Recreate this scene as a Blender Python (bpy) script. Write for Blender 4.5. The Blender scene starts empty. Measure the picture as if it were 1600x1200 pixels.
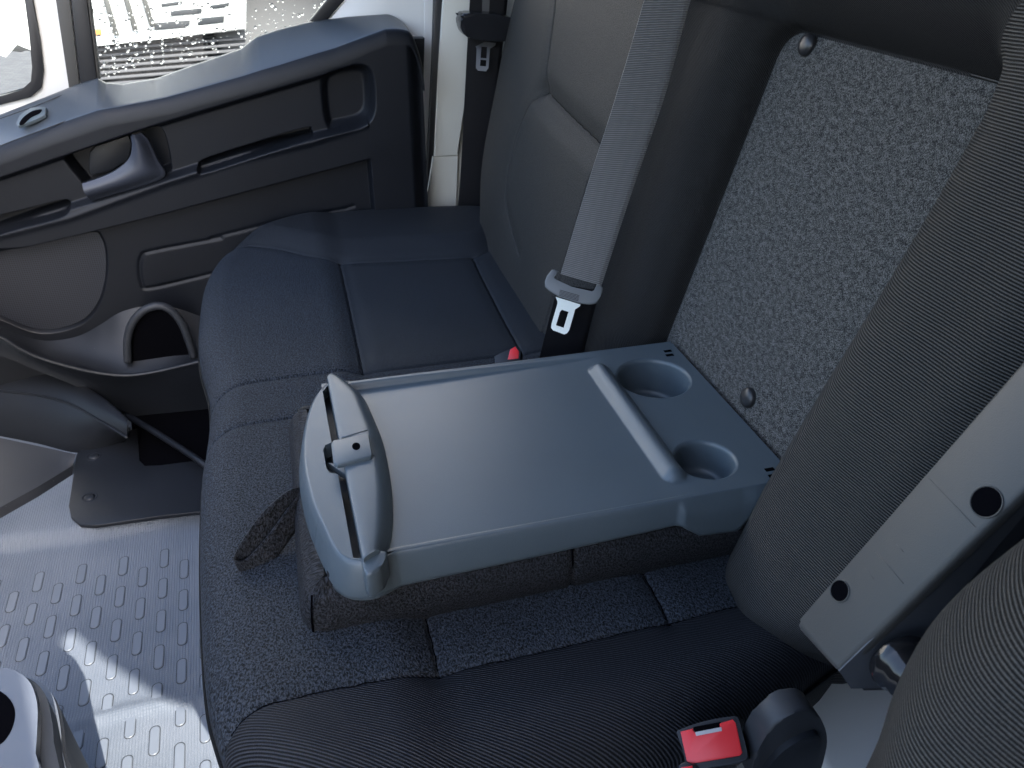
import bpy, bmesh, math, random
import numpy as np
from math import radians, sin, cos, pi
from mathutils import Vector, Matrix, geometry
random.seed(7); rng = np.random.default_rng(7)
S = bpy.context.scene; COL = S.collection
# ------------------------------------------------------------------ camera
CAM = np.array([-0.46563193, -0.52663437, 0.5156435])
YAW, PITCH, ROLL = radians(16.34905852), radians(32.48588993), radians(1.19451115)
FPX = 1202.0
fw = np.array([sin(YAW)*cos(PITCH), cos(YAW)*cos(PITCH), -sin(PITCH)])
r0 = np.array([cos(YAW), -sin(YAW), 0.0]); u0 = np.cross(r0, fw)
rt = r0*cos(ROLL)+u0*sin(ROLL); up = -r0*sin(ROLL)+u0*cos(ROLL)
cd = bpy.data.cameras.new('camera'); cam = bpy.data.objects.new('camera', cd); COL.objects.link(cam)
cd.sensor_width = 36; cd.lens = 36*FPX/1600; cd.clip_start = 0.01; cd.clip_end = 500
cd.dof.use_dof = True; cd.dof.focus_distance = .85; cd.dof.aperture_fstop = 18
cam.matrix_world = Matrix([[rt[i], up[i], -fw[i], CAM[i]] for i in range(3)]+[[0, 0, 0, 1]])
S.camera = cam
# ------------------------------------------------------------------ world, sun, exposure
SUN_EL, SUN_AZ = radians(43), radians(162)       # azimuth measured from +Y towards +X
sd = np.array([sin(SUN_AZ)*cos(SUN_EL), cos(SUN_AZ)*cos(SUN_EL), sin(SUN_EL)])
w = bpy.data.worlds.new('World'); S.world = w; w.use_nodes = True
sky = w.node_tree.nodes.new('ShaderNodeTexSky'); sky.sky_type = 'NISHITA'; sky.sun_disc = False
sky.sun_elevation = SUN_EL; sky.sun_rotation = SUN_AZ; sky.air_density = 1.0; sky.dust_density = 3.0; sky.ozone_density = 1.0
bg = w.node_tree.nodes['Background']; bg.inputs[1].default_value = 0.15
w.node_tree.links.new(sky.outputs[0], bg.inputs[0])
ld = bpy.data.lights.new('sun', 'SUN'); ld.energy = 2.0; ld.angle = radians(0.5); ld.color = (1, .95, .88)
lo = bpy.data.objects.new('sun', ld); COL.objects.link(lo)
lo.rotation_euler = Vector(-sd).to_track_quat('-Z', 'Y').to_euler(); lo.location = (0, -3, 4)
S.view_settings.view_transform = 'Standard'; S.view_settings.look = 'None'
S.view_settings.gamma = 1; S.view_settings.use_curve_mapping = False
S.view_settings.exposure = 2.55
S.render.engine = 'CYCLES'
S.cycles.max_bounces = 10; S.cycles.diffuse_bounces = 5; S.cycles.transparent_max_bounces = 12

# ------------------------------------------------------------------ helpers
def ray(p): return (p[0]-800)/FPX*rt-(p[1]-600)/FPX*up+fw
def hit(p, o, n):
    d = ray(p); n = np.array(n, float); return CAM+((np.array(o)-CAM)@n)/(d@n)*d
def PZ(p, z): return hit(p, (0, 0, z), (0, 0, 1))
def PY(p, y): return hit(p, (0, y, 0), (0, 1, 0))
LEAN = radians(14)
BU = np.array([sin(LEAN), 0, cos(LEAN)]); BN = np.array([-cos(LEAN), 0, sin(LEAN)]); BO = np.array([.02, 0, 0])
def back(y, s, h=0.0):
    y, s, h = np.broadcast_arrays(np.asarray(y, float), np.asarray(s, float), np.asarray(h, float))
    return BO+s[..., None]*BU+h[..., None]*BN+y[..., None]*np.array([0, 1., 0])
def PB(p, h): return hit(p, BO+BN*h, BN)
def ys(p, h):
    X = PB(p, h); return (X[1], (X-BO)@BU)
def cr(pts, n=8, closed=False):
    P = np.array(pts, float); m = len(P); out = []
    rngi = range(m) if closed else range(m-1)
    for i in rngi:
        if closed: a, b, c, d = P[(i-1) % m], P[i], P[(i+1) % m], P[(i+2) % m]
        else: a, b, c, d = P[max(i-1, 0)], P[i], P[i+1], P[min(i+2, m-1)]
        for k in range(n):
            t = k/n
            out.append(.5*((2*b)+(-a+c)*t+(2*a-5*b+4*c-d)*t*t+(-a+3*b-3*c+d)*t**3))
    if not closed: out.append(P[-1])
    return np.array(out)
def resample(P, n):
    P = np.array(P, float); d = np.r_[0, np.cumsum(np.linalg.norm(np.diff(P, axis=0), axis=1))]
    t = np.linspace(0, d[-1], n)
    return np.stack([np.interp(t, d, P[:, k]) for k in range(P.shape[1])], 1)
def dline(Q, poly, closed=False):
    """distance of points Q (...,2) to a polyline"""
    Q = np.asarray(Q, float); sh = Q.shape[:-1]; q = Q.reshape(-1, 2); P = np.array(poly, float)
    if closed: P = np.vstack([P, P[:1]])
    best = np.full(len(q), 1e9)
    for a, b in zip(P[:-1], P[1:]):
        ab = b-a; L = ab@ab+1e-18
        t = np.clip(((q-a)@ab)/L, 0, 1); d = q-a-t[:, None]*ab
        best = np.minimum(best, (d*d).sum(1))
    return np.sqrt(best).reshape(sh)
def inside(Q, poly):
    Q = np.asarray(Q, float); x, y = Q[..., 0], Q[..., 1]; P = np.array(poly, float); r = np.zeros(x.shape, bool)
    for a, b in zip(P, np.roll(P, -1, 0)):
        if a[1] == b[1]: continue
        c = ((a[1] > y) != (b[1] > y)) & (x < (b[0]-a[0])*(y-a[1])/(b[1]-a[1])+a[0]); r ^= c
    return r
def sdf(Q, poly):
    d = dline(Q, poly, True); return np.where(inside(Q, poly), -d, d)
def sstep(x): x = np.clip(x, 0, 1); return x*x*(3-2*x)
def rr(x0, y0, x1, y1, r, n=6):
    out = []
    for cx, cy, a in ((x1-r, y1-r, 0), (x0+r, y1-r, 90), (x0+r, y0+r, 180), (x1-r, y0+r, 270)):
        for k in range(n+1):
            t = radians(a+90*k/n); out.append((cx+r*cos(t), cy+r*sin(t)))
    return np.array(out)

def thing(name, label, cat, loc, group=None):
    o = bpy.data.objects.new(name, None); o.empty_display_size = .05; COL.objects.link(o); o.location = tuple(loc)
    o['label'] = label; o['category'] = cat; o['org'] = tuple(float(v) for v in loc)
    if group: o['group'] = group
    return o
def mk(name, verts, faces, mat, parent=None, uv=None, smooth=True, midx=None, label=None, origin=None):
    V = np.array(verts, float); org = np.zeros(3)
    if parent is not None: org = ORG[parent.name]
    elif origin is not None: org = np.array(origin, float)
    me = bpy.data.meshes.new(name); me.from_pydata((V-org).tolist(), [], [tuple(int(i) for i in f) for f in faces]); me.update()
    o = bpy.data.objects.new(name, me); COL.objects.link(o)
    if parent is not None: o.parent = parent
    elif origin is not None: o.location = tuple(org)
    ORG[o.name] = org
    for m in (mat if isinstance(mat, (list, tuple)) else [mat]): me.materials.append(m)
    if smooth: me.polygons.foreach_set('use_smooth', [True]*len(me.polygons))
    if midx is not None: me.polygons.foreach_set('material_index', np.asarray(midx, dtype=np.int32).ravel())
    if uv is not None:
        l = me.uv_layers.new(name='UVMap'); li = np.zeros(len(me.loops), dtype=np.int32); me.loops.foreach_get('vertex_index', li)
        l.data.foreach_set('uv', np.asarray(uv, float).reshape(-1, 2)[li].ravel())
    if label: o['label'] = label
    return o
ORG = {}
_thing = thing
def thing(*a, **k):
    o = _thing(*a, **k); ORG[o.name] = np.array(o['org']); del o['org']; return o
def solo(o, label, cat, group=None, kind=None):
    if kind: o['kind'] = kind
    else:
        o['label'] = label; o['category'] = cat
    if label and kind: o['label'] = label
    if group: o['group'] = group
    return o
def grid(name, P, mat, parent=None, uv=None, midx=None, wrap=False, flip=False, **k):
    n, m = P.shape[:2]; I = np.arange(n*m).reshape(n, m)
    if wrap: I = np.vstack([I, I[:1]])
    a, b, c, d = I[:-1, :-1], I[1:, :-1], I[1:, 1:], I[:-1, 1:]
    F = np.stack([a, d, c, b] if flip else [a, b, c, d], -1).reshape(-1, 4)
    return mk(name, P.reshape(-1, 3), F, mat, parent, uv=uv, midx=midx, **k)
def bm_obj(name, bm, mat, parent=None, smooth=True, auto=40, **k):
    bmesh.ops.recalc_face_normals(bm, faces=bm.faces)
    V = [v.co[:] for v in bm.verts]; bm.verts.index_update(); F = [[v.index for v in f.verts] for f in bm.faces]; bm.free()
    o = mk(name, V, F, mat, parent, smooth=smooth, **k)
    if smooth and auto:
        me = o.data
        try: me.set_sharp_from_angle(angle=radians(auto))
        except Exception: pass
    return o
def prism_bm(bm, poly, ext, bevel=0.0, seg=2):
    """poly: list of 3D points, ext: 3D vector"""
    ext = Vector(ext); vs = [bm.verts.new(Vector(p)) for p in poly]; f = bm.faces.new(vs)
    vt = [bm.verts.new(v.co+ext) for v in vs]; g = bm.faces.new(list(reversed(vt))); n = len(vs); fs = [f, g]
    for i in range(n): fs.append(bm.faces.new((vs[(i+1) % n], vs[i], vt[i], vt[(i+1) % n])))
    if bevel:
        es = set(f.edges) | set(g.edges)
        bmesh.ops.bevel(bm, geom=list(es), offset=bevel, segments=seg, profile=.5, affect='EDGES', clamp_overlap=True)
def prism(name, poly, ext, mat, parent=None, bevel=0.0, seg=2, **k):
    bm = bmesh.new(); prism_bm(bm, poly, ext, bevel, seg); return bm_obj(name, bm, mat, parent, **k)
def boxbm(bm, c, h, R=None, bevel=0, seg=3):
    b2 = bmesh.new(); bmesh.ops.create_cube(b2, size=2)
    for v in b2.verts: v.co = Vector((v.co.x*h[0], v.co.y*h[1], v.co.z*h[2]))
    if bevel: bmesh.ops.bevel(b2, geom=b2.edges[:], offset=bevel, segments=seg, profile=.5, affect='EDGES', clamp_overlap=True)
    M = Matrix.Translation(Vector(c)) @ ((R.to_4x4()) if R is not None else Matrix.Identity(4))
    b2.transform(M); me = bpy.data.meshes.new('t'); b2.to_mesh(me); b2.free(); bm.from_mesh(me); bpy.data.meshes.remove(me)
def box(name, c, h, mat, parent=None, R=None, bevel=0, seg=3, **k):
    bm = bmesh.new(); boxbm(bm, c, h, R, bevel, seg); return bm_obj(name, bm, mat, parent, **k)
def frame(d):
    d = np.array(d, float); d /= np.linalg.norm(d); a = np.array([0, 0, 1.]) if abs(d[2]) < .9 else np.array([1., 0, 0])
    u = np.cross(a, d); u /= np.linalg.norm(u); return u, np.cross(d, u), d
def tube(name, pts, r, mat, parent=None, n=12, caps=True, **k):
    P = np.array(pts, float); rs = np.broadcast_to(np.array(r, float), (len(P),)); T = np.gradient(P, axis=0)
    u, v, _ = frame(T[0]); V = []
    for p, t, q in zip(P, T, rs):
        t = t/np.linalg.norm(t); u = u-(u@t)*t; u /= np.linalg.norm(u); v = np.cross(t, u)
        for a in range(n): V.append(p+q*(cos(2*pi*a/n)*u+sin(2*pi*a/n)*v))
    F = [[i*n+a, i*n+(a+1) % n, (i+1)*n+(a+1) % n, (i+1)*n+a] for i in range(len(P)-1) for a in range(n)]
    if caps: F += [list(range(n))[::-1], [(len(P)-1)*n+a for a in range(n)]]
    return mk(name, V, F, mat, parent, **k)
def lathe(name, prof, c, axis, mat, parent=None, n=64, cap=True, **k):
    """prof: (radius, height along axis)"""
    u, v, d = frame(axis); V = []; c = np.array(c, float)
    for r, h in prof:
        for a in range(n): V.append(c+d*h+r*(cos(2*pi*a/n)*u+sin(2*pi*a/n)*v))
    m = len(prof); F = [[i*n+a, i*n+(a+1) % n, (i+1)*n+(a+1) % n, (i+1)*n+a] for i in range(m-1) for a in range(n)]
    if prof[-1][0] > 1e-5 and cap: F.append([(m-1)*n+a for a in range(n)])
    return mk(name, V, F, mat, parent, **k)
def cdt(outer, holes, pts, keep=None):
    """triangulate: boundary loops + interior points -> verts2d, tris"""
    V = []; E = []
    for lp in [outer]+holes:
        b = len(V); m = len(lp); V += [Vector((float(p[0]), float(p[1]))) for p in lp]; E += [(b+i, b+(i+1) % m) for i in range(m)]
    V += [Vector((float(p[0]), float(p[1]))) for p in pts]
    vo, _, fo, _, _, _ = geometry.delaunay_2d_cdt(V, E, [], 0, 1e-6)
    vo = np.array([(v.x, v.y) for v in vo]); fo = np.array([f for f in fo if len(f) == 3])
    c = vo[fo].mean(1); ok = inside(c, outer)
    for h in holes: ok &= ~inside(c, h)
    fo = fo[ok]
    a, b, d = vo[fo[:, 0]], vo[fo[:, 1]], vo[fo[:, 2]]
    neg = ((b-a)[:, 0]*(d-a)[:, 1]-(b-a)[:, 1]*(d-a)[:, 0]) < 0
    fo[neg] = fo[neg][:, ::-1]
    return vo, fo

# ------------------------------------------------------------------ materials
def newmat(name):
    m = bpy.data.materials.new(name); m.use_nodes = True; nt = m.node_tree
    return m, nt, nt.nodes['Principled BSDF']
def N(nt, t, **k):
    n = nt.nodes.new(t)
    for a, b in k.items():
        if a in n.inputs: n.inputs[a].default_value = b
        else: setattr(n, a, b)
    return n
def L(nt, a, b): nt.links.new(a, b)
def ramp(nt, src, c0, c1, p0=0., p1=1.):
    r = nt.nodes.new('ShaderNodeValToRGB'); r.color_ramp.elements[0].position = p0; r.color_ramp.elements[1].position = p1
    r.color_ramp.elements[0].color = (*c0, 1); r.color_ramp.elements[1].color = (*c1, 1); L(nt, src, r.inputs[0]); return r
def plastic(name, col, rough=.45, grain=1500, bump=.25, spec=.5, var=.12, dist=.0004, dust=0.0):
    m, nt, b = newmat(name); tc = N(nt, 'ShaderNodeTexCoord')
    n1 = N(nt, 'ShaderNodeTexNoise', Scale=grain, Detail=2.0); L(nt, tc.outputs['Object'], n1.inputs['Vector'])
    n2 = N(nt, 'ShaderNodeTexNoise', Scale=9.0, Detail=5.0); L(nt, tc.outputs['Object'], n2.inputs['Vector'])
    c = np.array(col); r = ramp(nt, n2.outputs[0], tuple(c*(1-var)), tuple(c*(1+var)), .3, .7)
    out = r.outputs[0]
    if dust:
        v = N(nt, 'ShaderNodeTexNoise', Scale=320.0, Detail=3.0); L(nt, tc.outputs['Object'], v.inputs['Vector'])
        dr = ramp(nt, v.outputs[0], (0, 0, 0), (1, 1, 1), .74, .78); mx = N(nt, 'ShaderNodeMixRGB'); mx.inputs[2].default_value = (.35, .35, .35, 1)
        ml = N(nt, 'ShaderNodeMath', operation='MULTIPLY'); ml.inputs[1].default_value = dust; L(nt, dr.outputs[0], ml.inputs[0])
        L(nt, ml.outputs[0], mx.inputs[0]); L(nt, out, mx.inputs[1]); out = mx.outputs[0]
    L(nt, out, b.inputs['Base Color'])
    rr_ = N(nt, 'ShaderNodeMapRange'); rr_.inputs[3].default_value = rough-.05; rr_.inputs[4].default_value = rough+.06
    L(nt, n2.outputs[0], rr_.inputs[0]); L(nt, rr_.outputs[0], b.inputs['Roughness'])
    b.inputs['Specular IOR Level'].default_value = spec
    bp = N(nt, 'ShaderNodeBump', Strength=bump, Distance=dist); L(nt, n1.outputs[0], bp.inputs['Height']); L(nt, bp.outputs[0], b.inputs['Normal'])
    return m
def fabric_grain(name, dark, light, scale=900, bump=.6, aniso=1.0, sheen=.25, dist=.0012):
    """crepe knit: fine pebbled threads"""
    m, nt, b = newmat(name); tc = N(nt, 'ShaderNodeTexCoord')
    mp = N(nt, 'ShaderNodeMapping'); mp.inputs['Rotation'].default_value = (0, 0, radians(35)); mp.inputs['Scale'].default_value = (1, aniso, 1)
    L(nt, tc.outputs['UV'], mp.inputs[0])
    n1 = N(nt, 'ShaderNodeTexNoise', Scale=scale, Detail=1.5, Distortion=.6); L(nt, mp.outputs[0], n1.inputs['Vector'])
    n2 = N(nt, 'ShaderNodeTexNoise', Scale=scale*3.1, Detail=1.0); L(nt, tc.outputs['UV'], n2.inputs['Vector'])
    a = N(nt, 'ShaderNodeMath', operation='MULTIPLY_ADD'); a.inputs[1].default_value = .35; L(nt, n2.outputs[0], a.inputs[0]); L(nt, n1.outputs[0], a.inputs[2])
    r = ramp(nt, a.outputs[0], dark, light, .56, .80); L(nt, r.outputs[0], b.inputs['Base Color'])
    b.inputs['Roughness'].default_value = .6; b.inputs['Specular IOR Level'].default_value = .16
    b.inputs['Sheen Weight'].default_value = 0.0; b.inputs['Sheen Roughness'].default_value = .5
    bp = N(nt, 'ShaderNodeBump', Strength=bump, Distance=dist); L(nt, a.outputs[0], bp.inputs['Height']); L(nt, bp.outputs[0], b.inputs['Normal'])
    return m
def fabric_rib(name, dark, light, period=.0026, ang=0., bump=.8, sheen=.25, dist=.0012):
    """ribbed twill: lines at angle `ang` (deg) to the UV u axis"""
    m, nt, b = newmat(name); tc = N(nt, 'ShaderNodeTexCoord')
    mp = N(nt, 'ShaderNodeMapping'); mp.inputs['Rotation'].default_value = (0, 0, radians(-ang)); L(nt, tc.outputs['UV'], mp.inputs[0])
    nz = N(nt, 'ShaderNodeTexNoise', Scale=6.0, Detail=2.0); L(nt, tc.outputs['UV'], nz.inputs['Vector'])
    sx = N(nt, 'ShaderNodeSeparateXYZ'); L(nt, mp.outputs[0], sx.inputs[0])
    k = N(nt, 'ShaderNodeMath', operation='MULTIPLY_ADD'); k.inputs[1].default_value = .012; L(nt, nz.outputs[0], k.inputs[0]); L(nt, sx.outputs[1], k.inputs[2])
    ml = N(nt, 'ShaderNodeMath', operation='MULTIPLY'); ml.inputs[1].default_value = 2*pi/period; L(nt, k.outputs[0], ml.inputs[0])
    sn = N(nt, 'ShaderNodeMath', operation='SINE'); L(nt, ml.outputs[0], sn.inputs[0])
    # threads across the rib
    mq = N(nt, 'ShaderNodeMapping'); mq.inputs['Scale'].default_value = (1, .35, 1); L(nt, mp.outputs[0], mq.inputs[0])
    n1 = N(nt, 'ShaderNodeTexNoise', Scale=1300.0, Detail=1.0); L(nt, mq.outputs[0], n1.inputs['Vector'])
    h = N(nt, 'ShaderNodeMath', operation='MULTIPLY_ADD'); h.inputs[1].default_value = .28; h.inputs[2].default_value = .25; L(nt, sn.outputs[0], h.inputs[0])
    h2 = N(nt, 'ShaderNodeMath', operation='MULTIPLY_ADD'); h2.inputs[1].default_value = .5; L(nt, n1.outputs[0], h2.inputs[0]); L(nt, h.outputs[0], h2.inputs[2])
    r = ramp(nt, h2.outputs[0], dark, light, .36, .74); L(nt, r.outputs[0], b.inputs['Base Color'])
    b.inputs['Roughness'].default_value = .6; b.inputs['Specular IOR Level'].default_value = .16
    b.inputs['Sheen Weight'].default_value = 0.0; b.inputs['Sheen Roughness'].default_value = .45
    bp = N(nt, 'ShaderNodeBump', Strength=bump, Distance=dist); L(nt, h2.outputs[0], bp.inputs['Height']); L(nt, bp.outputs[0], b.inputs['Normal'])
    return m
def simple(name, col, rough=.5, metal=0., spec=.5, coat=0.):
    m, nt, b = newmat(name); b.inputs['Base Color'].default_value = (*col, 1); b.inputs['Roughness'].default_value = rough
    b.inputs['Metallic'].default_value = metal; b.inputs['Specular IOR Level'].default_value = spec; b.inputs['Coat Weight'].default_value = coat
    return m
M_TRAY = plastic('grey_moulded_plastic', (.078, .100, .116), .33, 1300, .35, .5, .05, .0005)
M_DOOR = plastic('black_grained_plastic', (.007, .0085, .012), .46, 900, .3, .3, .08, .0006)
M_DOOR_LIT = plastic('black_grained_plastic_lit', (.045, .055, .066), .34, 700, .4, .8, .08, .0006)  # lighter copy of the door plastic, paints the skylight on the rail top
M_DARK = plastic('black_plastic', (.012, .013, .016), .5, 900, .2, .4)
M_TRIM = plastic('dark_trim_plastic', (.010, .012, .016), .45, 1100, .3, .45, .15, .0005, dust=.5)
M_TRIM2 = plastic('grey_brown_trim_plastic', (.028, .030, .034), .5, 1100, .3, .4)
M_ARM = plastic('light_grey_plastic', (.055, .055, .053), .48, 1300, .25, .45, .05)
M_ARM2 = plastic('slate_plastic', (.028, .031, .036), .5, 1300, .25, .45, .05)
M_CONS = plastic('console_grey_plastic', (.12, .135, .16), .4, 1300, .3, .5, .05)
M_GRAIN = fabric_grain('charcoal_crepe_fabric', (.004, .005, .006), (.050, .059, .074), 560, 1.0, .8, .10, .0018)
M_GRAINW = fabric_grain('dark_crepe_fabric', (.003, .003, .003), (.034, .036, .042), 560, 1.0, .8, .10, .0018)
M_GRAIN2 = fabric_grain('charcoal_smooth_fabric', (.010, .0115, .0135), (.034, .0385, .046), 800, .6, 1, .12)
M_GRAINB = fabric_grain('grey_backrest_fabric', (.010, .0095, .009), (.058, .055, .050), 800, .6, 1, .12)
M_RIB = fabric_rib('black_ribbed_fabric', (.004, .004, .004), (.085, .082, .077), .0024, 0, 1.0, .1)
M_RIBC = fabric_rib('black_ribbed_fabric_cushion', (.003, .003, .004), (.042, .045, .053), .0026, -33, 1.0, .1)
M_RIBF = fabric_rib('fine_twill_fabric', (.004, .004, .004), (.034, .033, .0325), .0021, 35, .9, .1)
M_RED = simple('red_button_plastic', (.75, .035, .04), .35)
M_STEEL = simple('bright_steel', (.75, .78, .76), .22, 1.0)
M_STEEL2 = simple('dull_steel', (.45, .45, .45), .35, 1.0)
M_CHROMEBLK = simple('glossy_black', (.01, .01, .011), .12)
M_HOLE = simple('black_void', (.003, .003, .004), .9, 0, 0)
M_WHITE = plastic('white_van_paint', (.72, .73, .72), .3, 60, .02, .5, .02)
M_CREAM = plastic('cream_pillar_trim', (.62, .61, .55), .5, 900, .15, .4, .02)
M_RUBBER = simple('black_rubber', (.012, .013, .016), .45)

# carpet: flecked felt
M_CARPET, nt, b = newmat('flecked_grey_carpet'); tc = N(nt, 'ShaderNodeTexCoord')
mp = N(nt, 'ShaderNodeMapping'); mp.inputs['Scale'].default_value = (1, .45, 1); mp.inputs['Rotation'].default_value = (0, 0, .2); L(nt, tc.outputs['UV'], mp.inputs[0])
a1 = N(nt, 'ShaderNodeTexNoise', Scale=1350.0, Detail=3.0, Distortion=.5); L(nt, mp.outputs[0], a1.inputs['Vector'])
a2 = N(nt, 'ShaderNodeTexNoise', Scale=160.0, Detail=4.0); L(nt, tc.outputs['UV'], a2.inputs['Vector'])
ad = N(nt, 'ShaderNodeMath', operation='MULTIPLY_ADD'); ad.inputs[1].default_value = .35; L(nt, a2.outputs[0], ad.inputs[0]); L(nt, a1.outputs[0], ad.inputs[2])
r_ = ramp(nt, ad.outputs[0], (.022, .022, .022), (.175, .172, .163), .59, .81); L(nt, r_.outputs[0], b.inputs['Base Color'])
b.inputs['Roughness'].default_value = .95; b.inputs['Specular IOR Level'].default_value = .05
bp = N(nt, 'ShaderNodeBump', Strength=.8, Distance=.002); L(nt, a1.outputs[0], bp.inputs['Height']); L(nt, bp.outputs[0], b.inputs['Normal'])

# belt webbing: fine cross ribs along v
M_WEB, nt, b = newmat('grey_webbing'); tc = N(nt, 'ShaderNodeTexCoord'); sx = N(nt, 'ShaderNodeSeparateXYZ'); L(nt, tc.outputs['UV'], sx.inputs[0])
def sine(nt, src, per):
    m_ = N(nt, 'ShaderNodeMath', operation='MULTIPLY'); m_.inputs[1].default_value = 2*pi/per; L(nt, src, m_.inputs[0])
    s_ = N(nt, 'ShaderNodeMath', operation='SINE'); L(nt, m_.outputs[0], s_.inputs[0]); return s_
s1 = sine(nt, sx.outputs[1], .0027); s2 = sine(nt, sx.outputs[0], .012)
h = N(nt, 'ShaderNodeMath', operation='MULTIPLY_ADD'); h.inputs[1].default_value = .06; L(nt, s2.outputs[0], h.inputs[0]); L(nt, s1.outputs[0], h.inputs[2])
r_ = ramp(nt, h.outputs[0], (.08, .079, .078), (.21, .206, .20), -0.0, 1); L(nt, r_.outputs[0], b.inputs['Base Color'])
b.inputs['Roughness'].default_value = .42; b.inputs['Sheen Weight'].default_value = .6
bp = N(nt, 'ShaderNodeBump', Strength=.5, Distance=.0006); L(nt, h.outputs[0], bp.inputs['Height']); L(nt, bp.outputs[0], b.inputs['Normal'])

# rubber floor mat: micro ribs
M_MAT, nt, b = newmat('ribbed_rubber_mat'); tc = N(nt, 'ShaderNodeTexCoord'); mp = N(nt, 'ShaderNodeMapping'); mp.inputs['Rotation'].default_value = (0, 0, radians(-3)); L(nt, tc.outputs['UV'], mp.inputs[0])
sx = N(nt, 'ShaderNodeSeparateXYZ'); L(nt, mp.outputs[0], sx.inputs[0]); s1 = sine(nt, sx.outputs[0], .0042); s2 = sine(nt, sx.outputs[1], .0042)
mm = N(nt, 'ShaderNodeMath', operation='MULTIPLY_ADD'); mm.inputs[1].default_value = .35; L(nt, s2.outputs[0], mm.inputs[0]); L(nt, s1.outputs[0], mm.inputs[2])
nz = N(nt, 'ShaderNodeTexNoise', Scale=7.0, Detail=5.0); L(nt, tc.outputs['UV'], nz.inputs['Vector'])
r_ = ramp(nt, nz.outputs[0], (.135, .160, .195), (.19, .215, .25), .3, .7); L(nt, r_.outputs[0], b.inputs['Base Color'])
b.inputs['Roughness'].default_value = .5; b.inputs['Specular IOR Level'].default_value = .4
bp = N(nt, 'ShaderNodeBump', Strength=.45, Distance=.0008); L(nt, mm.outputs[0], bp.inputs['Height']); L(nt, bp.outputs[0], b.inputs['Normal'])
M_STUD = plastic('rubber_mat_smooth', (.17, .195, .23), .42, 900, .1, .4, .05)
# speaker grille
M_GRILLE, nt, b = newmat('perforated_grille'); tc = N(nt, 'ShaderNodeTexCoord')
vo = N(nt, 'ShaderNodeTexVoronoi', Scale=230.0); vo.inputs['Randomness'].default_value = 0.0; L(nt, tc.outputs['UV'], vo.inputs['Vector'])
r_ = ramp(nt, vo.outputs['Distance'], (.001, .001, .001), (.022, .025, .034), .2, .4); L(nt, r_.outputs[0], b.inputs['Base Color']); b.inputs['Roughness'].default_value = .5
bp = N(nt, 'ShaderNodeBump', Strength=.6, Distance=.001); L(nt, r_.outputs[0], bp.inputs['Height']); L(nt, bp.outputs[0], b.inputs['Normal'])
# glass
M_GLASS, nt, b = newmat('window_glass'); nt.nodes.remove(b); o_ = nt.nodes['Material Output']
tr = N(nt, 'ShaderNodeBsdfTransparent'); tr.inputs[0].default_value = (.93, .96, .95, 1); gl = N(nt, 'ShaderNodeBsdfGlossy', Roughness=.02); fr = N(nt, 'ShaderNodeFresnel', IOR=1.5)
mx = N(nt, 'ShaderNodeMixShader'); L(nt, fr.outputs[0], mx.inputs[0]); L(nt, tr.outputs[0], mx.inputs[1]); L(nt, gl.outputs[0], mx.inputs[2]); L(nt, mx.outputs[0], o_.inputs[0])
M_DROP, nt, b = newmat('water_drop'); b.inputs['Transmission Weight'].default_value = 1; b.inputs['IOR'].default_value = 1.33; b.inputs['Roughness'].default_value = .02
# paving outside
M_PAVE, nt, b = newmat('block_paving'); tc = N(nt, 'ShaderNodeTexCoord'); br = N(nt, 'ShaderNodeTexBrick', Scale=5.0); L(nt, tc.outputs['Object'], br.inputs['Vector'])
br.inputs['Color1'].default_value = (.09, .08, .075, 1); br.inputs['Color2'].default_value = (.13, .12, .11, 1); br.inputs['Mortar'].default_value = (.08, .08, .08, 1); br.inputs['Mortar Size'].default_value = .03
L(nt, br.outputs[0], b.inputs['Base Color']); b.inputs['Roughness'].default_value = .85

FLOOR = -.52
# ------------------------------------------------------------------ setting
def plane(name, x0, x1, y0, y1, z, mat, label):
    o = mk(name, [(x0, y0, z), (x1, y0, z), (x1, y1, z), (x0, y1, z)], [(0, 1, 2, 3)], mat, uv=[(x0, y0), (x1, y0), (x1, y1), (x0, y1)], smooth=False)
    o['kind'] = 'structure'; o['label'] = label; return o
plane('ground', -60, 60, -60, 60, -1.25, M_PAVE, 'block paved ground outside the van window')
# cab floor: sheet with shallow creases and a raised step at the door side
nx, ny = 300, 300
X, Y = np.meshgrid(np.linspace(-1.45, .43, nx), np.linspace(-.98, 1.13, ny), indexing='ij')
Zf = np.full_like(X, FLOOR)
cre = np.array([PZ(p, FLOOR)[:2] for p in ((60, 1150), (190, 1112), (260, 1098), (320, 1090), (400, 1085))])
Zf += .006*np.exp(-(dline(np.stack([X, Y], -1), cre)/.011)**2)
stepl = np.array([PZ(p, FLOOR)[:2] for p in ((-60, 878), (0, 868), (150, 850), (310, 815), (420, 800))])
yl = np.interp(X, stepl[:, 0], stepl[:, 1]); Zf += .022*sstep((Y-yl)/.035)
fl = grid('floor', np.stack([X, Y, Zf], -1), M_MAT, uv=np.stack([X, Y], -1)); fl['kind'] = 'structure'; fl['label'] = 'grey ribbed rubber cab floor with rounded oblong studs'
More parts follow.
